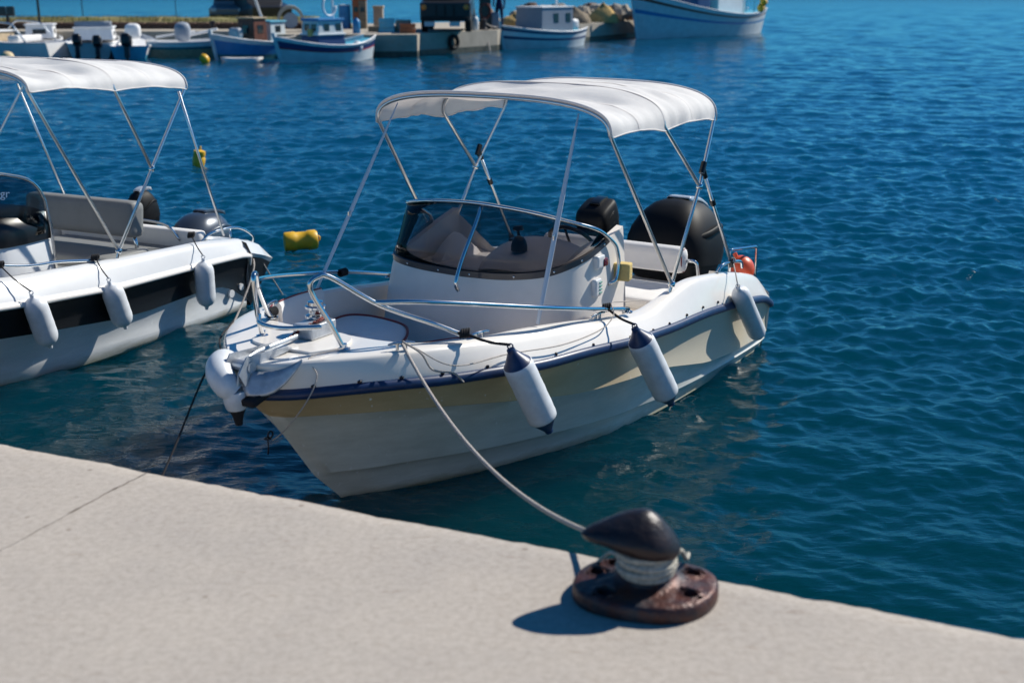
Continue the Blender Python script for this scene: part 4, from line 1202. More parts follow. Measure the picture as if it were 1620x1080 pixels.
# ------------------------------------------------------------------ ropes between boat and quay
def rope(name, pts, r, m, label, cat='rope'):
    o0 = Vector(pts[0]); t = MB(); t.tube([Vector(p) - o0 for p in pts], r, 9)
    o = t.build(name, m, smooth=180); o.location = o0
    return tag(o, label, cat)
ca = b2w((4.27, .565, 1.035))
bolt = Vector((.35, 3.46, 1.145))
rope('mooring_rope', sag(ca, bolt, .20, 40), .0085, 'rope', 'pale mooring rope sagging from the near motorboat bow cleat to the bollard')
# slack lashings at the bow cleat
e = b2w((4.16, .69, .93))
rope('cleat_lashing', cr([ca + Vector((0, 0, .012)), b2w((4.24, .66, .99)), b2w((4.20, .70, .90)), b2w((4.10, .76, .865)), b2w((4.03, .775, .80))], 6), .0055, 'rope', 'short frayed rope end hanging over the deck edge below the bow cleat')
rope('deck_line', cr([b2w((4.24, .60, 1.02)), b2w((4.10, .765, .905)), b2w((3.72, .86, .885)), b2w((3.3, .955, .845)), b2w((2.9, .985, .84)), b2w((2.70, .97, .88)), b2w((2.64, .925, .935)), b2w((2.45, .90, .90)), b2w((2.1, .86, .83))], 8), .0035, 'rope', 'thin slack line trailing along the deck edge past both navy ended fenders')
# darker stern-ward line from the bow down to the quay foot on the left
d0 = b2w((4.80, -.17, .985))
rope('bow_line', cr([b2w((4.30, -.56, 1.0)), b2w((4.6, -.37, 1.0)), d0, b2w((4.93, -.16, .93)), Vector((-1.60, 5.45, .66)), Vector((-1.66, 5.0, .44)), Vector((-1.66, 4.56, .30))], 8), .005, 'rope_dark', 'dark line leading from the near motorboat bow down to the quay wall at left')
rope('anchor_lanyard', cr([b2w((4.45, .33, 1.02)), b2w((4.62, .25, 1.0)), b2w((4.66, .33, .93)), b2w((4.72, .30, .80)), b2w((4.74, .17, .64)), b2w((4.68, .03, .54))], 7), .0035, 'rope', 'thin brown lanyard dropping from the anchor to the bow eye')
# bow eye with shackle
b = MB(); b.tube([(4.66 + .018 * math.cos(a), 0, .56 + .018 * math.sin(a)) for a in [2 * PI * k / 14 for k in range(14)]], .005, 6, closed=True)
b.tube([(4.68 + .016 * math.cos(a), .016 * math.sin(a), .545) for a in [2 * PI * k / 14 for k in range(14)]], .004, 6, closed=True)
b.tube(cr([(4.68, .0, .545), (4.69, .01, .50), (4.685, .0, .46)], 4), .004, 6)
b.build('bow_eye', 'iron', hero, smooth=180)

# ------------------------------------------------------------------ second boat (left)
left = thing('motorboat', CX, CYAW, 'white motorboat with a broad black hull band and grey seat moored at the left edge', 'boat')
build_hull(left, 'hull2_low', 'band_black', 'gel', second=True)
def left_parts(t):
    # console with dark windscreen and cover
    b = MB(); rows = []
    top = cr([(1.62, .43, .90), (1.95, .44, .92), (2.15, .36, .94), (2.25, 0, .95), (2.15, -.36, .94), (1.95, -.44, .92), (1.62, -.43, .90)], 5)
    for k in (0, .04, .5, 1):
        rows.append([Vector((1.9 + (p.x - 1.9) * (1 + .10 * k + (0 if k else -.05)), p.y * (1 + .08 * k + (0 if k else -.05)), p.z * (1 - k) + .34 * k + (0.012 if k == 0 else 0))) for p in top])
    b.grid(rows); b.add(rows[0], [tuple(range(len(top)))]); b.grid([[rows[0][0], rows[0][-1]], [rows[-1][0], rows[-1][-1]]])
    b.build('console', 'hull2', t, smooth=45)
    b = MB(); rows = []
    for k, (f, z) in enumerate(((1.03, .90), (1.04, 1.0), (.96, 1.10), (.7, 1.15), (.3, 1.17), (.02, 1.175))):
        rows.append([Vector((1.9 + (p.x - 1.9) * f, p.y * f, z)) for p in top])
    b.grid(rows); b.build('console_cover', 'black', t, smooth=60)
    rail = cr([(1.66, .44, 1.20), (1.72, .44, 1.31), (1.82, .42, 1.385), (2.0, .30, 1.44), (2.05, 0, 1.46), (2.0, -.30, 1.44), (1.82, -.42, 1.385), (1.72, -.44, 1.31), (1.66, -.44, 1.20)], 6)
    base = cr([(1.70, .455, .95), (1.80, .455, .95), (1.98, .42, .96), (2.20, .28, .965), (2.28, 0, .97), (2.20, -.28, .965), (1.98, -.42, .96), (1.80, -.455, .95), (1.70, -.455, .95)], 6)
    g = MB(); g.grid([[a.lerp(c_, k / 4) for a, c_ in zip(base, rail)] for k in range(5)])
    ws = g.build('windscreen', 'glass_dark', t, smooth=180, solid=.004)
    MB().tube([Vector((1.62, .46, .50)), Vector((1.64, .455, 1.0))] + rail + [Vector((1.64, -.455, 1.0)), Vector((1.62, -.46, .50))], .0125, 8).build('screen_rail', 'steel', t, smooth=180)
    # white lettering on the screen
    for txt, p, sz in (('ls.gr', (1.965, .420, 1.262), .085), ('y', (2.005, .356, 1.345), .085)):
        cu = bpy.data.curves.new('lettering', 'FONT'); cu.body = txt; cu.size = sz; cu.extrude = .0008; cu.align_x = 'RIGHT'
        tmp = bpy.data.objects.new('tmp', cu)
        me = bpy.data.meshes.new_from_object(tmp); bpy.data.objects.remove(tmp)
        me.materials.clear(); me.materials.append(M['webbing'])
        o = bpy.data.objects.new('lettering', me); COL.objects.link(o); o.parent = ws
        # right end sits near the port rear corner of the screen
        o.location = p; o.rotation_euler = (R(76), 0, R(122))
    # seat: swing-back bench in grey vinyl
    b = MB(); b.rbox((.84, .0, .92), (.17, 1.20, .30), .055, nu=10, rot=Matrix.Rotation(-.12, 3, 'Y')); b.build('backrest', 'vinyl_grey', t, smooth=70)
    b = MB(); b.rbox((1.0, 0, .62), (.52, 1.22, .10), .04, nu=8, bulge=.01); b.build('seat_cushion', 'vinyl_grey', t, smooth=70)
    b = MB(); b.box((1.0, 0, .455), (.46, 1.14, .22)); b.build('seat_base', 'hull2', t, bevel=.02)
    for s_ in (1, -1):
        MB().tube([(.83, s_ * .52, .82), (.80, s_ * .54, .56)], .016, 8).build('backrest_tube', 'steel', t, smooth=180)
    b = MB(); b.rbox((.30, 0, .60), (.12, 1.60, .30), .04, nu=8); b.build('stern_cushion', 'vinyl', t, smooth=70)
    b = MB(); b.rbox((.55, 0, .56), (.42, 1.50, .09), .035, nu=8); b.build('stern_seat', 'vinyl_grey', t, smooth=70)
    # rails
    MB().tube(cr([(4.3, .42, 1.30), (3.6, .74, 1.20), (2.5, .90, .90), (2.0, .90, .83), (1.62, .90, .765)], 8), .012, 8).build('side_rail', 'steel', t, smooth=180)
    MB().tube(cr([(4.3, -.42, 1.30), (3.6, -.74, 1.20), (2.5, -.90, .90), (2.0, -.90, .83), (1.62, -.90, .765)], 8), .012, 8).build('side_rail', 'steel', t, smooth=180)
    for s_ in (1, -1):
        MB().tube(cr([(.34, .80 * s_, .66), (.20, .82 * s_, .72), (-.12, .83 * s_, .71), (-.36, .80 * s_, .60), (-.50, .70 * s_, .50), (-.52, .62 * s_, .36)], 6), .012, 8).build('stern_rail', 'steel', t, smooth=180)
        MB().tube([(-.02, .83 * s_, .72), (-.02, .84 * s_, .56)], .010, 8).build('rail_post', 'steel', t, smooth=180)
    MB().tube(cr([(.60, -.75, .62), (.52, -.74, .80), (.45, -.1, .82), (.40, .45, .80), (.36, .60, .66)], 6), .012, 8).build('ski_arch', 'steel', t, smooth=180)
    # swim platform nose beyond the transom
    b = MB(); rows = []
    for (u, v, z) in ((-.06, .93, .36), (-.10, .955, .44), (-.10, .90, .53)):
        rows.append([(u, v * s_, z) for s_ in (-1, -.5, 0, .5, 1)])
    out = [[(-.09, .965, .468), (-.3, .945, .41), (-.50, .88, .33), (-.60, .55, .30), (-.60, 0, .30)],
           [(-.10, .985, .50), (-.3, .965, .44), (-.53, .89, .36), (-.63, .55, .33), (-.63, 0, .33)],
           [(-.10, .94, .585), (-.3, .92, .53), (-.50, .84, .42), (-.58, .5, .38), (-.58, 0, .38)],
           [(-.12, .84, .60), (-.3, .80, .56), (-.46, .74, .47), (-.50, .5, .40), (-.50, 0, .40)]]
    sk = [[(-.05, .945, .09), (-.11, .93, .04), (-.16, .90, .0), (-.22, .6, -.05), (-.22, 0, -.05)], [(-.07, .955, .30), (-.2, .94, .25), (-.34, .90, .18), (-.42, .6, .15), (-.42, 0, .15)], out[0]]
    b2 = MB()
    for s_ in (1, -1): b2.grid([[(p[0], p[1] * s_, p[2]) for p in r_] for r_ in sk])
    b2.build('stern_skirt', 'band_black', t, smooth=50)
    for s_ in (1, -1):
        b.grid([[(p[0], p[1] * s_, p[2]) for p in r_] for r_ in out])
    b.grid([[(p[0], p[1] * s_, p[2]) for s_ in (1, .5, 0, -.5, -1)] for p in out[3]])
    b.build('swim_platform', 'hull2', t, smooth=50)
    b = MB(); b.tube([(.18, .957, .19), (.18, .975, .19)], .035, 16); b.build('drain_fitting', 'hull2', t, smooth=50)
    b = MB(); b.tube([(.04, .955, .22), (.04, .972, .22)], .030, 16); b.build('drain_fitting', 'hull2', t, smooth=50)
left_parts(left)
M['cowl_slate'] = mat('cowling_slate', (0.06, 0.075, 0.10), 0.3, 0.3, coat=0.5)
outboard(left, (-.62, .0, .50), .60, .46, .40, R(-3), m='cowl_slate', m2='cowl_slate')
outboard(left, (-.42, -.52, .72), .32, .24, .36, R(14), m='cowl', m2='cowl_grey')
bimini(left, (2.12, 2.05), (1.29, 2.0), (.48, 1.955), (1.42, .91, .80), (.97, .90, 1.375), None, 'canvas', wv=.89, seed=5, zt=(2.22, 2.23, 2.16))
for s_ in (1, -1):
    MB().tube([(.58, .89 * s_, 1.945), (.10, .86 * s_, .68)], .011, 8).build('aft_brace', 'alu', left, smooth=180)
    b = MB(); rows = []
    for k in range(9):
        p = Vector((2.16, .62 * s_, 2.17)).lerp(Vector((3.1, .82 * s_, .98)), k / 8); d = Vector((.010, .014, 0)); rows.append([p - d, p + d])
    b.grid(rows); b.build('strap', 'webbing', left, smooth=180, solid=.002)
G2 = 'fenders hung along the left motorboat'
L2 = lambda p: b2w(p, CX, CYAW)
fender('fender', L2((2.47, 1.085, .71)), L2((2.35, 1.085, .29)), .083, 'plain pale fender nearest the left frame edge on the black banded motorboat', G2, False, L2((2.56, .91, .92)))
fender('fender', L2((1.73, 1.085, .645)), L2((1.60, 1.085, .245)), .083, 'plain pale fender amidships below the rail end of the black banded motorboat', G2, False, L2((1.68, .92, .80)))
fender('fender', L2((.66, 1.09, .61)), L2((.66, 1.09, .175)), .080, 'plain pale fender nearest the stern of the black banded motorboat', G2, False, L2((.52, .86, .76)))
rope('stern_line', cr([L2((-.2, .90, .48)), L2((-.12, .99, .36)), L2((.15, 1.05, .10)), L2((.50, 1.15, -.1))], 6), .009, 'rope', 'pale stern line running from the left motorboat quarter into the water')
rope('stern_line', cr([L2((-.3, .90, .45)), L2((-.42, .92, .25)), L2((-.62, .95, -.05))], 6), .006, 'rope', 'thinner line dropping from the left motorboat stern rail into the water')

# ------------------------------------------------------------------ floats
t = thing('mooring_float', (-2.29, 13.25, .09), R(8), 'yellow drum shaped mooring float in the water between the two motorboats', 'buoy')
b = MB()
b.lathe([(.02, -.19), (.10, -.185), (.108, -.17), (.108, -.07), (.098, -.055), (.098, .055), (.108, .07), (.108, .15), (.09, .172), (.02, .175)], (0, 0, 0), (1, .15, .04), 24)
b.build('body', 'yellow', t, smooth=40)
MB().tube([(.17 + .03 * math.cos(a), .02, .02 + .03 * math.sin(a)) for a in [2 * PI * k / 12 for k in range(12)]], .008, 6, closed=True).build('eye', 'yellow', t, smooth=180)
t = thing('mooring_float', (-4.93, 19.5, .06), 0, 'small yellow upright float seen past the rear canopy strut of the left motorboat', 'buoy')
b = MB(); b.lathe([(.03, -.12), (.08, -.10), (.095, 0), (.10, .08), (.085, .10), (.095, .13), (.09, .19), (.03, .21)], (0, 0, 0), (.15, 0, 1), 20); b.build('body', 'yellow', t, smooth=50)
MB().tube([(.03, 0, .19), (.05, 0, .26)], .015, 8).build('stem', 'yellow', t, smooth=180)
ball('mooring_float', (-18.4, 46.3, .13), .24, 'cream_buoy', 'round cream float in front of the arch-railed boat far left', 'buoy', 1.0)
ball('mooring_float', (-11.05, 45.6, .12), .17, 'yellow', 'round amber float in front of the long white skiff', 'buoy', 1.2)
t = thing('dinghy', (-9.75, 45.8, .0), R(6), 'tiny pale dinghy hull low in the water before the blue boat', 'dinghy')
b = MB(); rows = []
for k in range(9):
    f = k / 8 * 2 - 1; wd = .28 * (1 - abs(f) ** 3) + .02
    rows.append([(f * .75, -wd, .16 + .03 * f * f), (f * .72, -wd * .7, -.05), (f * .7, wd * .7, -.05), (f * .75, wd, .16 + .03 * f * f)])
b.grid(rows); b.build('hull', 'hull2', t, smooth=60, solid=.02)
MB().box((.1, 0, .12), (.18, .46, .02)).build('thwart', 'sponge', t, smooth=0)
#BACKGROUND
# ------------------------------------------------------------------ far quay and breakwater
M['grass'] = mat('dry_grass', (0.16, 0.17, 0.045), 0.95, scale=1.2, col2=(0.28, 0.23, 0.10), detail=6)
M['paint_white'] = mat('boat_paint_white', (0.82, 0.82, 0.82), 0.5, var=0.10, scale=3)
M['paint_grey'] = mat('boat_paint_grey', (0.30, 0.34, 0.40), 0.5, var=0.10, scale=3)
M['paint_navy'] = mat('boat_paint_navy', (0.012, 0.04, 0.14), 0.45)
M['paint_blue'] = mat('boat_paint_blue', (0.02, 0.22, 0.50), 0.45, var=0.15, scale=4)
M['paint_sky'] = mat('boat_paint_sky', (0.10, 0.45, 0.62), 0.5, var=0.15, scale=4)
M['paint_teal'] = mat('boat_paint_teal', (0.015, 0.16, 0.20), 0.5, var=0.2, scale=4)
M['paint_red'] = mat('boat_paint_red', (0.40, 0.03, 0.05), 0.5)
M['paint_pale'] = mat('boat_paint_pale', (0.64, 0.70, 0.72), 0.5, var=0.15, scale=3)
M['wood'] = mat('varnished_wood', (0.17, 0.055, 0.03), 0.5, var=0.4, scale=10)
M['wood_pale'] = mat('pale_wood', (0.50, 0.38, 0.24), 0.7, var=0.3, scale=10)
M['net'] = mat('fishing_net', (0.30, 0.24, 0.17), 0.95, var=0.6, scale=14, bump=1.0, bscale=30)
M['net_red'] = mat('fishing_net_red', (0.34, 0.13, 0.10), 0.95, var=0.5, scale=14, bump=1.0, bscale=30)
M['net_yellow'] = mat('fishing_net_yellow', (0.62, 0.42, 0.16), 0.95, var=0.4, scale=14, bump=1.0, bscale=30)
M['car_silver'] = mat('car_paint_grey', (0.20, 0.22, 0.25), 0.35, 0.3, coat=0.4)
M['car_dark'] = mat('car_paint_dark', (0.010, 0.010, 0.012), 0.4, coat=0.4)
M['tyre'] = mat('tyre_rubber', (0.012, 0.012, 0.012), 0.8)
M['amber'] = mat('amber_lens', (0.85, 0.22, 0.01), 0.3, coat=0.5)
M['jean'] = mat('denim', (0.015, 0.03, 0.09), 0.9)
M['shirt'] = mat('shirt_navy', (0.012, 0.025, 0.10), 0.9)
M['skin'] = mat('skin', (0.35, 0.18, 0.12), 0.6)
M['terracotta'] = mat('orange_brown_paint', (0.42, 0.13, 0.05), 0.7, var=0.3, scale=6)

def struct(name, o): o.name = name; return tag(o, None, None, None, 'structure')
# quay: a raised slab with a stepped front, seen from the water side
QZ = 0.85
front = [(-60, 52.4), (-10.2, 52.4), (-9.8, 49.2), (-5.4, 49.0), (-3.65, 49.1), (-3.62, 50.1), (-0.62, 54.1), (.3, 57.8), (3.3, 61.6), (6.0, 66.5), (7.5, 70)]
back = [(7.5, 74), (3, 72), (-1, 66), (-6, 62), (-16, 63.5), (-60, 63.5)]
b = MB(); P = front + back
n = len(P)
b.add([(p[0], p[1], QZ) for p in P], [tuple(range(n))], 0)
b.add([(p[0], p[1], z) for z in (-1.2, .22, .24, QZ) for p in P], [(k * n + i, k * n + (i + 1) % n, (k + 1) * n + (i + 1) % n, (k + 1) * n + i) for k in range(3) for i in range(n)], 0)
b.m[-3 * n:-2 * n] = [1] * n
struct('far_quay', b.build('far_quay', ['concrete_far', 'wet'], smooth=0, recalc=False))
bm = bmesh.new(); bm.from_mesh(bpy.data.objects['far_quay'].data); bmesh.ops.remove_doubles(bm, verts=bm.verts, dist=1e-4); bmesh.ops.recalc_face_normals(bm, faces=bm.faces); bm.to_mesh(bpy.data.objects['far_quay'].data); bm.free()
# joints of the quay blocks (dark tyre fenders and gaps on the face)
rng = random.Random(4)
# stone breakwater wall built of courses of blocks, with a strip of dry grass on top
wall = thing('breakwater_wall', (-20, 55.2, QZ), 0, 'low reddish stone breakwater wall topped with dry grass behind the left boats', 'wall')
protos = []
for k in range(6):
    b = MB(); b.rbox((0, 0, 0), (.52, .5, .135), .03, nu=2); me = b.build('tmp', 'stone', smooth=60); protos.append(me.data); bpy.data.objects.remove(me)
cnt = 0
for r_ in range(2):
    x = -25 + (.25 if r_ % 2 else 0)
    while x < 12.6 and cnt < 290:
        wdt = rng.uniform(.42, .66)
        if x + wdt > -26 and x < 12.2:
            o = bpy.data.objects.new('stone', protos[rng.randrange(6)]); COL.objects.link(o); o.parent = wall
            o.location = (x + wdt / 2, rng.uniform(-.03, .03), .068 + r_ * .138); o.scale = ((wdt - .03) / .52, 1, rng.uniform(.9, 1.0)); cnt += 1
        x += wdt
b = MB(); b.box((-6, .35, .12), (38, .4, .235)); b.build('core', 'stone', wall, smooth=0)
# grass bank
b = MB(); rows = []
for i in range(240):
    x = -60 + i * .222; row = []
    for j, y in enumerate((55.45, 55.9, 56.6, 57.6, 59.0, 60.2)):
        h = (.26, .36, .42, .42, .3, .02)[j] + .05 * noise.noise(Vector((x * .8, y, 0))) + .03 * noise.noise(Vector((x * 3, y * 2, 1)))
        row.append((x, y, QZ + (h if x < -8.5 else h * .1 + .005)))
    rows.append(row)
b.grid(rows)
struct('grass_bank', b.build('grass_bank', 'grass', smooth=180))
b = MB()
for i in range(9000):
    x = rng.uniform(-24, -8.8); y = rng.uniform(55.5, 58.4); h = rng.uniform(.06, .20) * (1 if noise.noise(Vector((x * .6, y, 4))) > -.1 else .5); z = QZ + .34
    a = rng.uniform(0, PI); dx, dy = math.cos(a) * .02, math.sin(a) * .02; lx = rng.uniform(-.05, .05)
    b.add([(x - dx, y - dy, z - .1), (x + dx, y + dy, z - .1), (x + lx, y, z + h)], [(0, 1, 2)])
tag(b.build('grass_tufts', 'grass', smooth=0, recalc=False), 'dry yellow green grass growing on top of the breakwater', 'grass', None, 'stuff')
# rock armour behind/right part of the pier
t = thing('pier_rocks', (4.6, 66.5, QZ), 0, 'pile of pale boulders on the pier behind the grey cabin boat', 'rocks')
for i in range(60):
    b = MB(); r_ = rng.uniform(.22, .55)
    rows = []
    sd = rng.random() * 50
    for k in range(6):
        a = PI * k / 5; rows.append([Vector((math.sin(a) * math.cos(c_ * PI / 4), math.sin(a) * math.sin(c_ * PI / 4), math.cos(a) * .8)) for c_ in range(8)])
    rows = [[p * r_ * (1 + .5 * noise.noise(p * 1.3 + Vector((sd, 0, 0)))) for p in row] for row in rows]
    b.grid(rows, wrap=True)
    o = b.build('boulder', 'stone' if i % 4 == 0 else 'concrete_far', t, smooth=0); o.location = (rng.uniform(-4.6, 1.8), rng.uniform(-1, 4.5), rng.uniform(.0, .5) )

def frame_boat(stern, bow, name, label, cat='boat', group=None):
    s_, w_ = Vector(stern), Vector(bow); d = w_ - s_
    t = thing(name, ((s_.x + w_.x) / 2, (s_.y + w_.y) / 2, 0), math.atan2(d.y, d.x), label, cat, group)
    return t, d.length
def caique(t, Lg, beam, hb, hm, hs, bands, pointed=True, rake=.25, nx=22):
    """bands: list of (height fraction, material) from the waterline to the sheer"""
    names = []
    for _, m_ in bands:
        if m_ not in names: names.append(m_)
    b = MB()
    def sheer(f): return (hs * (1 - f) ** 2 * (1 - 0) + hm * 4 * f * (1 - f) * .5 + hb * f ** 2) if True else 0
    def sh(f):
        return hs * (1 - f) * (1 - 2 * f) + hm * 4 * f * (1 - f) + hb * f * (2 * f - 1)
    def half(f, lv):
        e = 1 - max(0, f - .45) / .55
        w_ = math.sin(min(1, max(.0, e)) * PI / 2) ** .75
        if pointed: w_ *= math.sin(min(1, .22 + f * 1.9) * PI / 2)
        else: w_ *= min(1, .82 + f * .5)
        return beam / 2 * max(0.0, w_) * (.78 + .22 * lv)
    levels = [(-.25, names.index(bands[0][1]))] + [(0, names.index(bands[0][1]))]
    prev = 0
    for fr, m_ in bands:
        for k in (1, 2): levels.append((prev + (fr - prev) * k / 2, names.index(m_)))
        prev = fr
    for s_ in (1, -1):
        for li in range(len(levels) - 1):
            rows = []
            for (lv, _) in (levels[li], levels[li + 1]):
                row = []
                for i in range(nx + 1):
                    f = i / nx
                    H = sh(f)
                    x = (f - .5) * Lg + (rake * max(0, lv) * f ** 3) - (rake * .5 * max(0, lv) * (1 - f) ** 4 if pointed else 0)
                    row.append((x, s_ * half(f, max(lv, -.3)) * (1 if i < nx else 0) , max(lv, -1) * H if lv >= 0 else -.3))
                rows.append(row)
            b.grid(rows, levels[li + 1][1], flip=s_ < 0)
    if not pointed:
        b.grid([[((-.5) * Lg, s_ * half(0, lv), lv * sh(0) if lv >= 0 else -.3) for s_ in (1, 0, -1)] for lv, _ in levels], levels[3][1])
    b.build('hull', names, t, smooth=40)
    # gunwale
    top = [((i / nx - .5) * Lg + rake * (i / nx) ** 3 - (rake * .5 * (1 - i / nx) ** 4 if pointed else 0), half(i / nx, 1) * (1 if i < nx else 0), sh(i / nx)) for i in range(nx + 1)]
    for s_ in (1, -1):
        MB().tube([(p[0], p[1] * s_, p[2]) for p in top], .035, 6).build('gunwale', 'paint_white', t, smooth=60)
    b = MB(); b.grid([[(p[0], p[1] * s_ * .97, p[2] - .10) for s_ in (1, 0, -1)] for p in top]); b.build('deck', 'paint_sky' if pointed else 'paint_white', t, smooth=180)
    return sh
def stem(t, Lg, hb, rake, mat_='paint_white', up=.18):
    b = MB(); b.box((0, 0, 0), (.01, .01, .01)); b = MB()
    b.tube([(Lg / 2 - .05, 0, -.3), (Lg / 2 + .01, 0, .0), (Lg / 2 + rake * .5, 0, hb * .5), (Lg / 2 + rake, 0, hb), (Lg / 2 + rake * 1.1, 0, hb + up)], .065, 8, flat=(1.4, .8)); b.build('stem_post', mat_, t, smooth=50)
def cabin(t, c, d, m_, roof='paint_white', wins=(), taper=(.92, .92), roofh=.06, over=.12, name='cabin'):
    b = MB(); b.box(c, d, taper=taper); cb = b.build(name, m_, t, smooth=0, bevel=.02)
    b = MB(); b.box((c[0], c[1], c[2] + d[2] / 2 + roofh / 2 + .004), (d[0] * taper[0] + over, d[1] * taper[1] + over, roofh)); b.build('roof', roof, cb, smooth=0, bevel=.02)
    for (x, z, w_, h, sides) in wins:
        for s_ in sides:
            b = MB()
            if s_ in (1, -1): b.box((c[0] + x, c[1] + s_ * (d[1] / 2 * (1 - (1 - taper[1]) * (z / d[2] + .5)) + .002), c[2] + z), (w_, .02, h))
            else: b.box((c[0] + (1 if s_ == 2 else -1) * (d[0] / 2 * (1 - (1 - taper[0]) * (z / d[2] + .5)) + .002), c[1] + x, c[2] + z), (.02, w_, h))
            b.build('window', 'win_dark', cb, smooth=0)
    return cb
def small_outboard(t, p, tilt=.0, s_=1.0, m_='black'):
    e = bpy.data.objects.new('outboard_motor', None); COL.objects.link(e); e.parent = t; e.location = p; e.rotation_euler = (0, tilt, 0); e.scale = (s_, s_, s_)
    b = MB(); b.rbox((0, 0, .30), (.52, .34, .42), .12, nu=5); b.build('cowling', m_, e, smooth=70)
    b = MB(); b.box((.02, 0, -.05), (.20, .16, .40)); b.box((.02, 0, -.42), (.14, .08, .42)); b.box((-.02, 0, -.34), (.30, .2, .02)); b.build('leg', 'black', e, smooth=0, bevel=.02)
    b = MB(); b.lathe([(.01, 0), (.05, .08), (.05, .3), (.02, .36)], (.16, 0, -.62), (-1, 0, -.62), 10); b.build('gearcase', 'black', e, smooth=60)
    return e

GB = 'small boats moored along the far quay'
# 1 boat with stainless arch, far left
t, Lg = frame_boat((-17.2, 48.4), (-22.4, 50.0), 'moored_boat', 'white motorboat with a stainless arch at the far left quay', 'boat', GB)
caique(t, Lg, 2.0, .85, .62, .60, [(1.0, 'paint_white')], pointed=False)
b = MB(); b.tube(fillet([(-1.9, .9, .6), (-1.3, .85, 1.30), (-.2, .82, 1.36), (.6, .85, .7)], .2, 4), .03, 8); b.build('arch', 'alu', t, smooth=180)
b = MB(); b.tube(fillet([(-1.9, -.9, .6), (-1.3, -.85, 1.30), (-.2, -.82, 1.36), (.6, -.85, .7)], .2, 4), .03, 8); b.build('arch', 'alu', t, smooth=180)
cabin(t, (.5, 0, .78), (1.6, 1.2, .34), 'wood_pale', 'paint_white')
b = MB(); b.rbox((-1.2, 0, .72), (.5, 1.5, .25), .08, nu=4); b.build('seat', 'vinyl', t, smooth=60)
# 2 cabin cruiser seen from the stern quarter with two tilted black engines
t, Lg = frame_boat((-15.9, 47.9), (-16.9, 52.2), 'moored_boat', 'white cabin cruiser with grey windscreen and two black outboards on its stern', 'boat', GB)
caique(t, Lg, 2.0, .85, .62, .58, [(.7, 'paint_white'), (1.0, 'paint_white')], pointed=False)
cabin(t, (.5, 0, .83), (1.9, 1.5, .42), 'paint_white', 'paint_white', [(-.3, .0, .3, .16, (1, -1)), (.4, 0, .3, .16, (1, -1))])
b = MB(); b.grid([[(-.1 + .3 * k - .25 * k * k, v, 1.05 + .27 * k) for v in (-.7, -.3, .3, .7)] for k in (0, .5, 1)]); b.build('windscreen', 'paint_grey', t, smooth=180, solid=.01)
small_outboard(t, (-Lg / 2 - .28, .42, .42), .35, 1.0); small_outboard(t, (-Lg / 2 - .28, -.30, .36), .35, 1.0)
# 3 small boat with one black engine and silver cowl
t, Lg = frame_boat((-14.3, 47.5), (-14.9, 51.2), 'moored_boat', 'small white open boat with one big black outboard, left of the long skiff', 'boat', GB)
caique(t, Lg, 1.7, .75, .52, .50, [(.35, 'paint_sky'), (1.0, 'paint_white')], pointed=False)
small_outboard(t, (-Lg / 2 - .30, .05, .38), .15, 1.15)
b = MB(); b.rbox((.3, .1, .95), (.5, .6, .6), .2, nu=5); b.build('console', 'paint_white', t, smooth=70)
# 4 long white skiff
t, Lg = frame_boat((-14.0, 48.7), (-10.4, 49.8), 'moored_boat', 'long white open skiff with a grey covered console and green lined gunwale', 'boat', GB)
caique(t, Lg, 1.7, .80, .60, .62, [(.55, 'wood_pale'), (.70, 'paint_teal'), (1.0, 'paint_white')], pointed=False)
b = MB(); b.rbox((-.5, 0, .95), (.62, .6, .75), .26, nu=5); b.build('console_cover', 'paint_grey', t, smooth=70)
b = MB(); b.tube([(-.3, .3, .8), (.8, -.2, 1.05)], .05, 6); b.build('oar', 'paint_white', t, smooth=60)
b = MB(); b.tube([(-1.5, .3, .75), (.0, .5, .95)], .04, 6); b.build('oar', 'paint_white', t, smooth=60)
# 5 blue boat with brown wheelhouse
t, Lg = frame_boat((-8.9, 50.3), (-10.9, 46.9), 'fishing_boat', 'blue fishing boat with a brown wooden wheelhouse left of the white one', 'boat', GB)
caique(t, Lg, 1.9, .95, .62, .75, [(.25, 'paint_teal'), (.8, 'paint_blue'), (1.0, 'paint_white')])
stem(t, Lg, .95, .25, 'paint_pale')
cabin(t, (.15, .15, .98), (.75, .85, .95), 'wood', 'wood_pale', [(0, .1, .3, .3, (1, -1, 2))])
cabin(t, (-1.0, -.05, .95), (.9, 1.0, .7), 'paint_pale', 'paint_sky', [(0, .1, .3, .25, (1, -1, 2))])
b = MB(); b.tube([(-.7, 0, 1.2), (-.2, 0, 2.3)], .05, 8); b.build('boom', 'paint_white', t, smooth=60)
b = MB(); b.rbox((1.0, .1, .95), (.35, .5, .4), .1, nu=4); b.build('tarpaulin', 'paint_grey', t, smooth=60)
# 6 white fishing boat with dark band
t, Lg = frame_boat((-5.5, 48.4), (-8.25, 45.4), 'fishing_boat', 'white fishing boat with a navy band and blue and white wheelhouse', 'boat', GB)
caique(t, Lg, 2.0, .92, .58, .85, [(.55, 'paint_pale'), (.62, 'paint_red'), (.86, 'paint_navy'), (1.0, 'paint_white')])
stem(t, Lg, .95, .28, 'paint_pale', .12)
cabin(t, (.1, 0, .72), (1.3, 1.05, .42), 'paint_navy', 'paint_white')
cabin(t, (.1, .0, 1.18), (1.2, .98, .50), 'paint_pale', 'paint_blue', [(-.35, .02, .25, .26, (1, -1)), (.2, .02, .25, .26, (1, -1)), (-.2, .02, .28, .26, (2,)), (.2, .02, .28, .26, (2,))], roofh=.09)
b = MB(); b.tube([(-.4, 0, 1.4), (-.4, 0, 3.0)], .04, 8); b.build('mast', 'paint_white', t, smooth=60)
ring = [(-.2 + .30 * math.cos(a), .05, 1.95 + .36 * math.sin(a)) for a in [PI * 1.0 + PI * 1.25 * k / 16 for k in range(17)]]
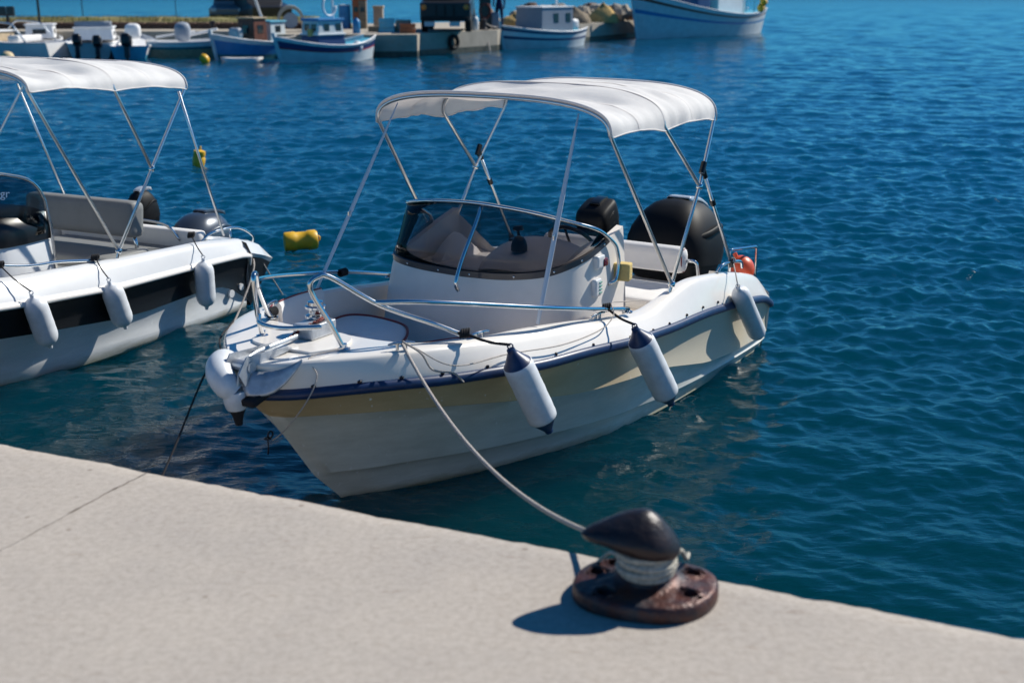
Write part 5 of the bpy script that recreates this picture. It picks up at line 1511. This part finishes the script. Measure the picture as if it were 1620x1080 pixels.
b = MB(); b.tube(ring, .045, 8); b.build('winch_hoop', 'paint_white', t, smooth=180)
b = MB(); b.tube([(.75, .1, .9), (.75, .1, 1.15)], .12, 8); b.build('bollard', 'net_yellow', t, smooth=60)
ft = ball('fender', (-5.72, 47.15, .50), .19, 'fender', 'white ball fender hanging at the stern of the navy banded fishing boat', 'fender', 1.1)
# grey net drum hood on the quay
t = thing('net_drum', (-9.0, 52.0, QZ), R(10), 'grey arched net drum hood standing on the far quay behind the blue boat', 'net drum')
b = MB(); rows = []
for k in range(17):
    a = PI * k / 16; rows.append([(-.55 * math.cos(a) * f, y, .42 + .62 * math.sin(a) * f) for f, y in ((1, -.45), (1, .45), (.78, .45), (.78, -.45), (1, -.45))])
rows = [[(-.55, -.45, 0), (-.55, .45, 0), (-.43, .45, 0), (-.43, -.45, 0), (-.55, -.45, 0)]] + rows + [[(.55, -.45, 0), (.55, .45, 0), (.43, .45, 0), (.43, -.45, 0), (.55, -.45, 0)]]
b.grid(rows); b.build('hood', 'concrete_far', t, smooth=50)
b = MB(); b.lathe([(.3, 0), (.3, .7)], (0, -.35, .45), (0, 1, .45), 18); b.build('drum', 'paint_grey', t, smooth=50)
# vehicles on the quay
def wheel(t, p, r, w_=.2):
    b = MB(); b.lathe([(r * .6, 0), (r * .95, .01), (r, .04), (r, w_ - .04), (r * .95, w_ - .01), (r * .6, w_)], (p[0], p[1] - w_ / 2, p[2]), (p[0], p[1] + 9, p[2]), 20); wo = b.build('wheel', 'tyre', t, smooth=50)
    b = MB(); b.lathe([(r * .2, 0), (r * .58, .02), (r * .58, w_ * .9), (r * .2, w_ * .98)], (p[0], p[1] - w_ / 2 + .004, p[2]), (p[0], p[1] + 9, p[2]), 14); b.build('rim', 'alu', wo, smooth=50)
def prof_body(t, prof, w_, name, m_, inset=.08, zin=.9):
    """side profile extruded over the width with the roof tucked in"""
    b = MB(); n_ = len(prof)
    def yy(z): return w_ / 2 - (inset if z > zin else 0)
    vs = [(x, -yy(z), z) for x, z in prof] + [(x, yy(z), z) for x, z in prof]
    b.add(vs, [tuple(reversed(range(n_))), tuple(range(n_, 2 * n_))] + [(i, (i + 1) % n_, n_ + (i + 1) % n_, n_ + i) for i in range(n_)])
    return b.build(name, m_, t, smooth=0, bevel=.04)
t = thing('parked_van', (-13.4, 62.0, QZ + .002), R(-88), 'grey parked van beyond the grass at the breakwater end', 'van')
prof_body(t, [(-1.9, .25), (1.9, .25), (1.95, .75), (1.2, .95), (.85, 1.75), (-1.85, 1.8), (-1.95, .9)], 1.75, 'body', 'car_silver')
for x in (-1.2, 1.2):
    for y in (-.8, .8): wheel(t, (x, y, .32), .32)
b = MB(); b.box((1.035, 0, 1.36), (.02, 1.35, .62), rot=Matrix.Rotation(-.42, 3, 'Y')); b.build('windscreen', 'win_dark', t, smooth=0)
for y in (-.65, .65):
    b = MB(); b.rbox((1.95, y, .68), (.05, .28, .16), .02, nu=2); b.build('headlight', 'paint_pale', t, smooth=50)
b = MB(); b.box((1.985, 0, .38), (.06, 1.7, .18)); b.build('bumper', 'tyre', t, smooth=0)
t = thing('parked_car', (-12.0, 60.6, QZ + .002), R(-60), 'dark parked vehicle right of the grey van on the breakwater', 'car')
prof_body(t, [(-2.0, .3), (2.0, .3), (2.05, .85), (1.0, 1.05), (.6, 1.9), (-1.9, 1.95), (-2.05, 1.0)], 1.9, 'body', 'car_dark')
for x in (-1.2, 1.2):
    for y in (-.85, .85): wheel(t, (x, y, .34), .34)
b = MB(); b.box((-2.02, 0, 1.45), (.02, 1.3, .45)); b.build('window', 'win_dark', t, smooth=0)
# black off-road truck facing the water
t = thing('parked_truck', (-2.62, 53.0, QZ + .002), R(-91), 'black off-road truck with two round orange lights parked facing the water', 'truck')
prof_body(t, [(-2.6, .45), (2.1, .45), (2.15, 1.15), (1.1, 1.28), (.85, 2.05), (-2.6, 2.1)], 2.0, 'body', 'car_dark', .12, 1.5)
for x in (-1.7, 1.35):
    for y in (-.88, .88): wheel(t, (x, y, .42), .42, .26)
for y in (-.84, .84):
    b = MB(); b.lathe([(.11, 0), (.11, .04), (.06, .06)], (2.14, y, .98), (3, y, .98), 16); b.build('indicator', 'amber', t, smooth=50)
for y in (-.62, .38):
    b = MB(); b.rbox((2.18, y, .34), (.05, .42, .20), .03, nu=3); b.build('mudguard_plate', 'paint_pale', t, smooth=50)
b = MB(); b.box((2.2, 0, .52), (.12, 1.9, .16)); b.build('bumper', 'tyre', t, smooth=0, bevel=.02)
b = MB(); b.box((.98, 0, 1.68), (.03, 1.5, .55), rot=Matrix.Rotation(.32, 3, 'Y')); b.build('windscreen', 'win_dark', t, smooth=0)
for y in (-.35, 0.0, .35):
    b = MB(); b.box((2.145, y, .85), (.03, .06, .42)); b.build('grille_bar', 'tyre', t, smooth=0)
# posts, drums and blocks
def block(x, y, w_, d_, h, m_, name, label, cat, rz=0, extra=None):
    t = thing(name, (x, y, QZ + .001), rz, label, cat)
    b = MB(); b.rbox((0, 0, h / 2), (w_, d_, h), .03, nu=3); b.build('block', m_, t, smooth=40)
    if extra: extra(t)
    return t
def cap(m_, w_, h):
    def f(t):
        b = MB(); b.rbox((0, 0, h), (w_, w_, .10), .02, nu=3); b.build('cap', m_, t, smooth=40)
    return f
block(-5.9, 56.6, .42, .42, .85, 'concrete_far', 'service_post', 'square tan concrete post with green side left of the black truck', 'post', 0, cap('wood_pale', .48, .88))
block(-4.55, 53.5, .62, .5, .42, 'concrete_far', 'concrete_block', 'low pale concrete block beside the black truck', 'block')
block(-5.25, 52.0, 1.2, .35, .22, 'net', 'fish_crate', 'flat dark crate lying on the quay before the concrete block', 'crate', .2)
t = thing('fuel_drum', (-7.25, 55.5, QZ), 0, 'blue drum standing on the quay behind the white fishing boat', 'drum')
b = MB(); b.lathe([(.26, 0), (.26, .3), (.275, .31), (.26, .32), (.26, .62), (.275, .63), (.26, .64), (.26, .95), (.24, .96)], (0, 0, 0), (0, 0, 1), 20); b.build('barrel', 'paint_blue', t, smooth=40)
b = MB(); b.lathe([(.25, 0), (.25, .04), (.1, .05)], (0, 0, .962), (0, 0, 2), 18); b.build('lid', 'paint_pale', t, smooth=40)
for i, (x, m_, lab) in enumerate(((-6.75, 'terracotta', 'tall rust orange pump cabinet on the far quay beside the blue drum'), (-6.45, 'net', 'brown bundle standing right against the orange pump cabinet'))):
    t = thing('pump_cabinet' if i == 0 else 'net_bundle', (x, 55.6 - .2 * i, QZ), 0, lab, 'cabinet' if i == 0 else 'net bundle')
    b = MB(); b.rbox((0, 0, .6), (.34, .34, 1.2), .06, nu=4); b.build('casing' if i == 0 else 'bundle', m_, t, smooth=50)
    b = MB(); b.rbox((0, -.02, 1.24), (.40, .40, .10), .03, nu=3); b.build('top', 'terracotta', t, smooth=50)
    b = MB(); b.box((0, -.176, .8), (.18, .02, .2)); b.build('panel', 'win_dark', t, smooth=0)
# heaps of nets and gear on the pier
def heap(x, y, r_, h, m_, label, seed):
    t = MB(); rows = []
    for k in range(9):
        f = k / 8; rows.append([Vector((math.cos(a) * r_ * (1 - f ** 2.2) * (1 + .3 * noise.noise(Vector((math.cos(a) * 2, math.sin(a) * 2, seed)))), math.sin(a) * r_ * .7 * (1 - f ** 2.2), h * f * (1 + .35 * noise.noise(Vector((math.cos(a) * 2 + f * 3, math.sin(a) * 2, seed + 9)))))) for a in [2 * PI * c_ / 22 for c_ in range(22)]])
    t.grid(rows, wrap=True); o = t.build('net_heap', m_, smooth=180); o.location = (x, y, QZ - .02)
    return tag(o, label, 'net heap')
heap(-.95, 57.4, .5, .75, 'net', 'grey brown net heap right behind the person on the quay corner', 1)
heap(.1, 58.6, .7, .55, 'net_yellow', 'yellow orange net heap left of the grey cabin boat', 2)
heap(1.2, 61.5, .8, .8, 'net_red', 'reddish net heap behind the cabin of the grey cabin boat', 3)
heap(3.0, 62.8, .9, .75, 'net', 'brown net heap right of the grey cabin boat', 4)
heap(4.6, 64.6, .8, .9, 'net_yellow', 'straw coloured net heap nearest the big fishing boat', 5)
# upright lifebuoy stand
t = thing('lifebuoy_stand', (-1.15, 54.9, QZ), R(5), 'dark post with a red rimmed lifebuoy between the truck and the person', 'lifebuoy')
b = MB(); b.box((0, .08, .65), (.5, .08, 1.3)); b.build('board', 'car_dark', t, smooth=0)
b = MB(); b.tube([(.22 * math.cos(a), 0, .75 + .30 * math.sin(a)) for a in [2 * PI * k / 24 for k in range(24)]], .06, 8, closed=True); b.build('ring', 'net_red', t, smooth=180)
b = MB(); b.rbox((.42, .05, .35), (.35, .4, .7), .1, nu=4); b.build('locker', 'paint_grey', t, smooth=50)
# lamp posts and sign boxes
for x, y, r_, lab, mm in ((-19.9, 53.9, .055, 'black lamp post at the left end of the far quay', 'car_dark'), (-19.6, 58.5, .022, 'thin slanting pole in the grass right of the black lamp post', 'iron'), (-15.2, 58.0, .016, 'thin straight pole in the grass above the long skiff', 'iron')):
    t = thing('lamp_post' if mm == 'car_dark' else 'pole', (x, y, QZ), 0, lab, 'pole')
    b = MB(); b.tube([(0, 0, 0), (-.02, 0, 2), (-.08 if mm == 'iron' else 0, 0, 4.2)], r_, 10); b.build('shaft', mm, t, smooth=60)
    b = MB(); b.lathe([(r_ * 2.4, 0), (r_ * 2.4, .04), (r_ * 1.3, .12)], (0, 0, 0), (0, 0, 1), 14); b.build('foot', mm, t, smooth=40)
    if mm == 'car_dark':
        b = MB(); b.lathe([(.05, 0), (.16, .1), (.2, .25), (.05, .33)], (0, 0, 4.19), (0, 0, 9), 14); b.build('lantern', 'paint_white', t, smooth=40)
t = thing('meter_boxes', (-21.7, 55.0, QZ), 0, 'pair of black boxes on a short post above the grass at far left', 'boxes')
b = MB(); b.box((0, .06, .28), (.10, .06, .56)); b.build('post', 'iron', t, smooth=0)
for x in (-.17, .19):
    b = MB(); b.rbox((x, 0, .74), (.31, .18, .40), .03, nu=3); b.build('box', 'car_dark', t, smooth=50)
# 7 grey cabin boat
t, Lg = frame_boat((3.1, 58.6), (-.35, 55.0), 'fishing_boat', 'small blue and white fishing boat with a large plain grey cabin', 'boat', GB)
caique(t, Lg, 2.1, 1.0, .70, .80, [(.45, 'paint_pale'), (.58, 'paint_navy'), (.80, 'paint_white'), (.92, 'paint_navy'), (1.0, 'paint_white')])
stem(t, Lg, 1.0, .25, 'paint_pale')
cabin(t, (-.1, 0, 1.12), (2.1, 1.6, 1.15), 'paint_grey', 'paint_white', [(-.7, .15, .3, .4, (1, -1)), (.1, .15, .3, .4, (1,))], taper=(.97, .97), over=.06)
b = MB(); b.lathe([(.02, 0), (.20, .01), (.21, .03), (.02, .05)], (.85, .45, .98), (1.85, .55, 1.05), 18); b.build('cabin_tyre', 'tyre', t, smooth=50)
b = MB(); b.tube([(-.9, 0, 1.75), (-.9, 0, 2.8)], .04, 8); b.build('mast', 'paint_white', t, smooth=60)
b = MB(); b.rbox((-1.7, 0, .95), (.5, 1.0, .5), .15, nu=4); b.build('stern_box', 'paint_white', t, smooth=50)
# 8 big fishing boat at right
t, Lg = frame_boat((13.9, 73.5), (6.35, 64.6), 'fishing_boat', 'large pale blue and white fishing boat with yellow floats on its stern, at right', 'boat')
caique(t, Lg, 3.6, 2.5, 1.25, 1.35, [(.52, 'paint_pale'), (.60, 'paint_blue'), (.80, 'paint_pale'), (.87, 'wood'), (1.0, 'paint_white')], rake=.7, nx=34)
stem(t, Lg, 2.5, .7, 'paint_pale', .3)
cabin(t, (-1.6, 0, 2.0), (2.6, 1.9, 1.7), 'paint_white', 'paint_sky', [(-.8, .2, .5, .5, (1, -1)), (0, .2, .5, .5, (1, -1)), (.8, .2, .5, .5, (1, -1)), (-.5, .2, .6, .5, (2,)), (.5, .2, .6, .5, (2,))])
b = MB(); b.rbox((1.0, 0, 1.75), (1.6, 1.7, .9), .25, nu=5); b.build('tarpaulin', 'paint_navy', t, smooth=60)
for x in (-4.6, 2.6):
    b = MB(); b.tube([(x, 0, 1.0), (x, 0, 4.2)], .07, 8); b.build('mast', 'paint_white', t, smooth=60)
b = MB()
for x in (-3.3, -4.2):
    for y in (.9, -.9): b.tube([(x, y, 1.2), (x, y, 2.4)], .035, 6)
b.tube(fillet([(-3.3, .9, 2.4), (-5.2, .9, 2.4), (-5.2, -.9, 2.4), (-3.3, -.9, 2.4)], .1, 3), .035, 6); b.build('awning_frame', 'paint_sky', t, smooth=60)
c8, s8 = math.cos(t.rotation_euler.z), math.sin(t.rotation_euler.z)
for i in range(9):
    x = -4.3 - .30 * (i % 5) ; y = 1.25 - .14 * (i % 5) + (.15 if i > 4 else 0); z = 1.28 + (.32 if i > 4 else 0) + .03 * (i % 3)
    wx, wy = t.location.x + c8 * x - s8 * y, t.location.y + s8 * x + c8 * y
    f = ball('net_float', (wx, wy, z + .1), .19, ('yellow', 'net_yellow', 'cream_buoy', 'black', 'yellow')[i % 5], ('%s net float %s, big fishing boat stern' % (('yellow', 'straw coloured', 'cream', 'black', 'yellow')[i % 5], ('lying first from the bow end', 'lying second from the bow end', 'lying in the middle of the lower row', 'lying fourth of the lower row', 'lying last at the stern end', 'on top nearest the bow', 'on top beside the cream one', 'on top in the middle of the pile', 'on top nearest the stern')[i])), 'float', 1.15, 'floats on the stern of the big fishing boat')

# person standing at the quay corner
def person(p, rz, label):
    me = bpy.data.meshes.new('body'); o = bpy.data.objects.new('person', me); COL.objects.link(o)
    V = [(0, 0, .98), (0, 0, 1.12), (0, 0, 1.30), (0, 0, 1.45), (0, 0, 1.53), (0, .01, 1.62), (0, .01, 1.72),
         (.10, 0, .92), (.11, .02, .52), (.12, -.01, .10), (.12, .10, .04), (-.10, 0, .92), (-.12, -.01, .52), (-.14, -.03, .10), (-.14, .08, .04),
         (.19, 0, 1.42), (.24, .03, 1.16), (.20, .16, .98), (.18, .21, .92), (-.19, 0, 1.42), (-.24, -.02, 1.14), (-.24, .04, .90), (-.24, .07, .83)]
    E_ = [(0, 1), (1, 2), (2, 3), (3, 4), (4, 5), (5, 6), (0, 7), (7, 8), (8, 9), (9, 10), (0, 11), (11, 12), (12, 13), (13, 14), (3, 15), (15, 16), (16, 17), (17, 18), (3, 19), (19, 20), (20, 21), (21, 22)]
    RR_ = [.15, .13, .15, .13, .055, .095, .075, .095, .065, .045, .04, .095, .065, .045, .04, .06, .045, .035, .04, .06, .045, .035, .04]
    me.from_pydata(V, E_, []); me.update()
    sk = o.modifiers.new('skin', 'SKIN')
    for i, r_ in enumerate(RR_): me.skin_vertices[0].data[i].radius = (r_, r_ * (.7 if i in (0, 1, 2, 3) else 1))
    me.skin_vertices[0].data[0].use_root = True
    sb = o.modifiers.new('subd', 'SUBSURF'); sb.levels = 1; sb.render_levels = 2
    m = bpy.data.materials.new('clothed_body'); m.use_nodes = True; n_ = m.node_tree; bs = n_.nodes['Principled BSDF']; bs.inputs['Roughness'].default_value = .85
    tc = n_.nodes.new('ShaderNodeTexCoord'); sp_ = n_.nodes.new('ShaderNodeSeparateXYZ'); n_.links.new(tc.outputs['Object'], sp_.inputs[0])
    cr_ = n_.nodes.new('ShaderNodeValToRGB'); cr_.color_ramp.interpolation = 'CONSTANT'
    dv = n_.nodes.new('ShaderNodeMath'); dv.operation = 'DIVIDE'; dv.inputs[1].default_value = 1.8; n_.links.new(sp_.outputs[2], dv.inputs[0]); n_.links.new(dv.outputs[0], cr_.inputs[0])
    e_ = cr_.color_ramp.elements; e_[0].position = 0; e_[0].color = (.03, .025, .02, 1); e_[1].position = .05; e_[1].color = (.015, .03, .09, 1)
    for ps, cl in ((.54, (.012, .025, .10, 1)), (.845, (.35, .18, .12, 1)), (.945, (.02, .012, .01, 1))): q_ = e_.new(ps); q_.color = cl
    n_.links.new(cr_.outputs[0], bs.inputs[0]); me.materials.append(m)
    o.location = p; o.rotation_euler = (0, 0, rz)
    return tag(o, label, 'person')
person((-.55, 54.9, QZ - .0), R(160), 'person in dark blue clothes standing on the far quay corner')

# masts, stays and quayside clutter between the boats
def gas_bottle(x, y, m_, label):
    t = thing('gas_bottle', (x, y, QZ), 0, label, 'gas bottle')
    b = MB(); b.lathe([(.13, 0), (.15, .03), (.15, .42), (.12, .52), (.05, .57), (.05, .62)], (0, 0, 0), (0, 0, 1), 16); b.build('bottle', m_, t, smooth=50)
    b = MB(); b.tube([(.07 * math.cos(a), .07 * math.sin(a), .62) for a in [2 * PI * k / 12 for k in range(12)]], .012, 6, closed=True); b.build('collar', 'iron', t, smooth=180)
gas_bottle(-6.1, 50.1, 'paint_blue', 'blue gas bottle on the quay behind the stern of the white fishing boat')
gas_bottle(-1.55, 53.4, 'paint_pale', 'pale gas bottle on the quay edge right of the black truck')
def crate_stack(x, y, n_, m_, lab):
    for k in range(n_):
        t = thing('fish_crate', (x, y, QZ + k * .19), .1 * k, lab % ('top', 'second', 'bottom')[min(2, n_ - 1 - k)], 'crate', 'stacked fish crates on the far quay')
        b = MB()
        for (cx, cy, w_, d_) in ((0, .19, .6, .02), (0, -.19, .6, .02), (.29, 0, .02, .36), (-.29, 0, .02, .36)): b.box((cx, cy, .09), (w_, d_, .17))
        b.box((0, 0, .012), (.56, .36, .02)); b.build('tub', m_, t, smooth=0)
        for cx in (.305, -.305):
            b = MB(); b.tube([(cx, -.06, .13), (cx + (.02 if cx > 0 else -.02), 0, .13), (cx, .06, .13)], .012, 6); b.build('handle', 'iron', t, smooth=60)
crate_stack(-5.0, 51.0, 3, 'paint_sky', '%s light blue fish crate of the stack left of the black truck')
crate_stack(-4.1, 50.2, 2, 'terracotta', '%s orange brown fish crate of the low stack at the quay front')
def post(x, y, h, r_, m_, lab):
    t = thing('mooring_post', (x, y, QZ), 0, lab, 'post')
    b = MB(); b.lathe([(r_, 0), (r_, h * .7), (r_ * 1.35, h * .78), (r_ * 1.35, h * .92), (r_ * .9, h)], (0, 0, 0), (0, 0, 1), 14); b.build('shaft', m_, t, smooth=40)
    b = MB(); b.lathe([(r_ * 2, 0), (r_ * 2, .03), (r_ * 1.1, .05)], (0, 0, 0), (0, 0, 1), 14); b.build('foot', m_, t, smooth=40)
post(-1.2, 53.9, .45, .10, 'iron', 'stub mooring post at the lit front edge of the far quay')
post(-12.4, 52.9, .40, .09, 'iron', 'stub mooring post behind the bow of the long white skiff')
post(-8.3, 52.9, .5, .10, 'wood_pale', 'pale stub post behind the wheelhouse of the white fishing boat')
for (x0, y0, z0, x1, y1, z1, lab) in ((-8.25, 45.5, .9, -8.4, 52.6, .95, 'slack mooring line from the white fishing boat prow back to the quay'),
                                     (-.4, 55.0, 1.0, -1.15, 53.95, 1.15, 'mooring line from the grey cabin boat bow to the stub post'),
                                     (-1.1, 54.0, .95, -.9, 53.2, .0, 'short loose rope hanging down the lit quay face')):
    rope('mooring_line', sag((x0, y0, z0), (x1, y1, z1), .12, 14), .022, 'rope', lab)
# old tyre hung as a fender on the quay face
t = thing('tyre_fender', (-2.4, 51.65, .45), R(52), 'dark tyre hung as a fender on the lit quay face under the truck', 'tyre')
b = MB(); b.tube([(.24 * math.cos(a), -.06, .24 * math.sin(a)) for a in [2 * PI * k / 24 for k in range(24)]], .085, 10, closed=True); b.build('tyre', 'tyre', t, smooth=180)
MB().tube([(0, -.05, .26), (0, .02, .42)], .02, 6).build('hanger', 'rope', t, smooth=180)

# another pair of hulls filling the berths at the far left
t, Lg = frame_boat((-18.6, 49.6), (-19.4, 53.0), 'moored_boat', 'small white boat with a raised white cuddy between the arch boat and the cruiser', 'boat', GB)
caique(t, Lg, 1.7, .8, .60, .55, [(.3, 'paint_navy'), (1.0, 'paint_white')], pointed=False)
cabin(t, (.5, 0, .86), (1.2, 1.1, .5), 'paint_white', 'paint_white', [(0, .02, .5, .18, (1, -1)), (0, .02, .5, .18, (3,))])
small_outboard(t, (-Lg / 2 - .22, 0, .40), .25, .9)
t, Lg = frame_boat((-11.6, 50.9), (-9.9, 51.4), 'rowing_boat', 'short pale tender moored right of the long skiff against the quay', 'boat', GB)
caique(t, Lg, 1.0, .62, .50, .52, [(.5, 'paint_teal'), (1.0, 'paint_white')], pointed=False)
MB().box((0, 0, .42), (.2, .8, .03)).build('thwart', 'wood_pale', t, smooth=0)
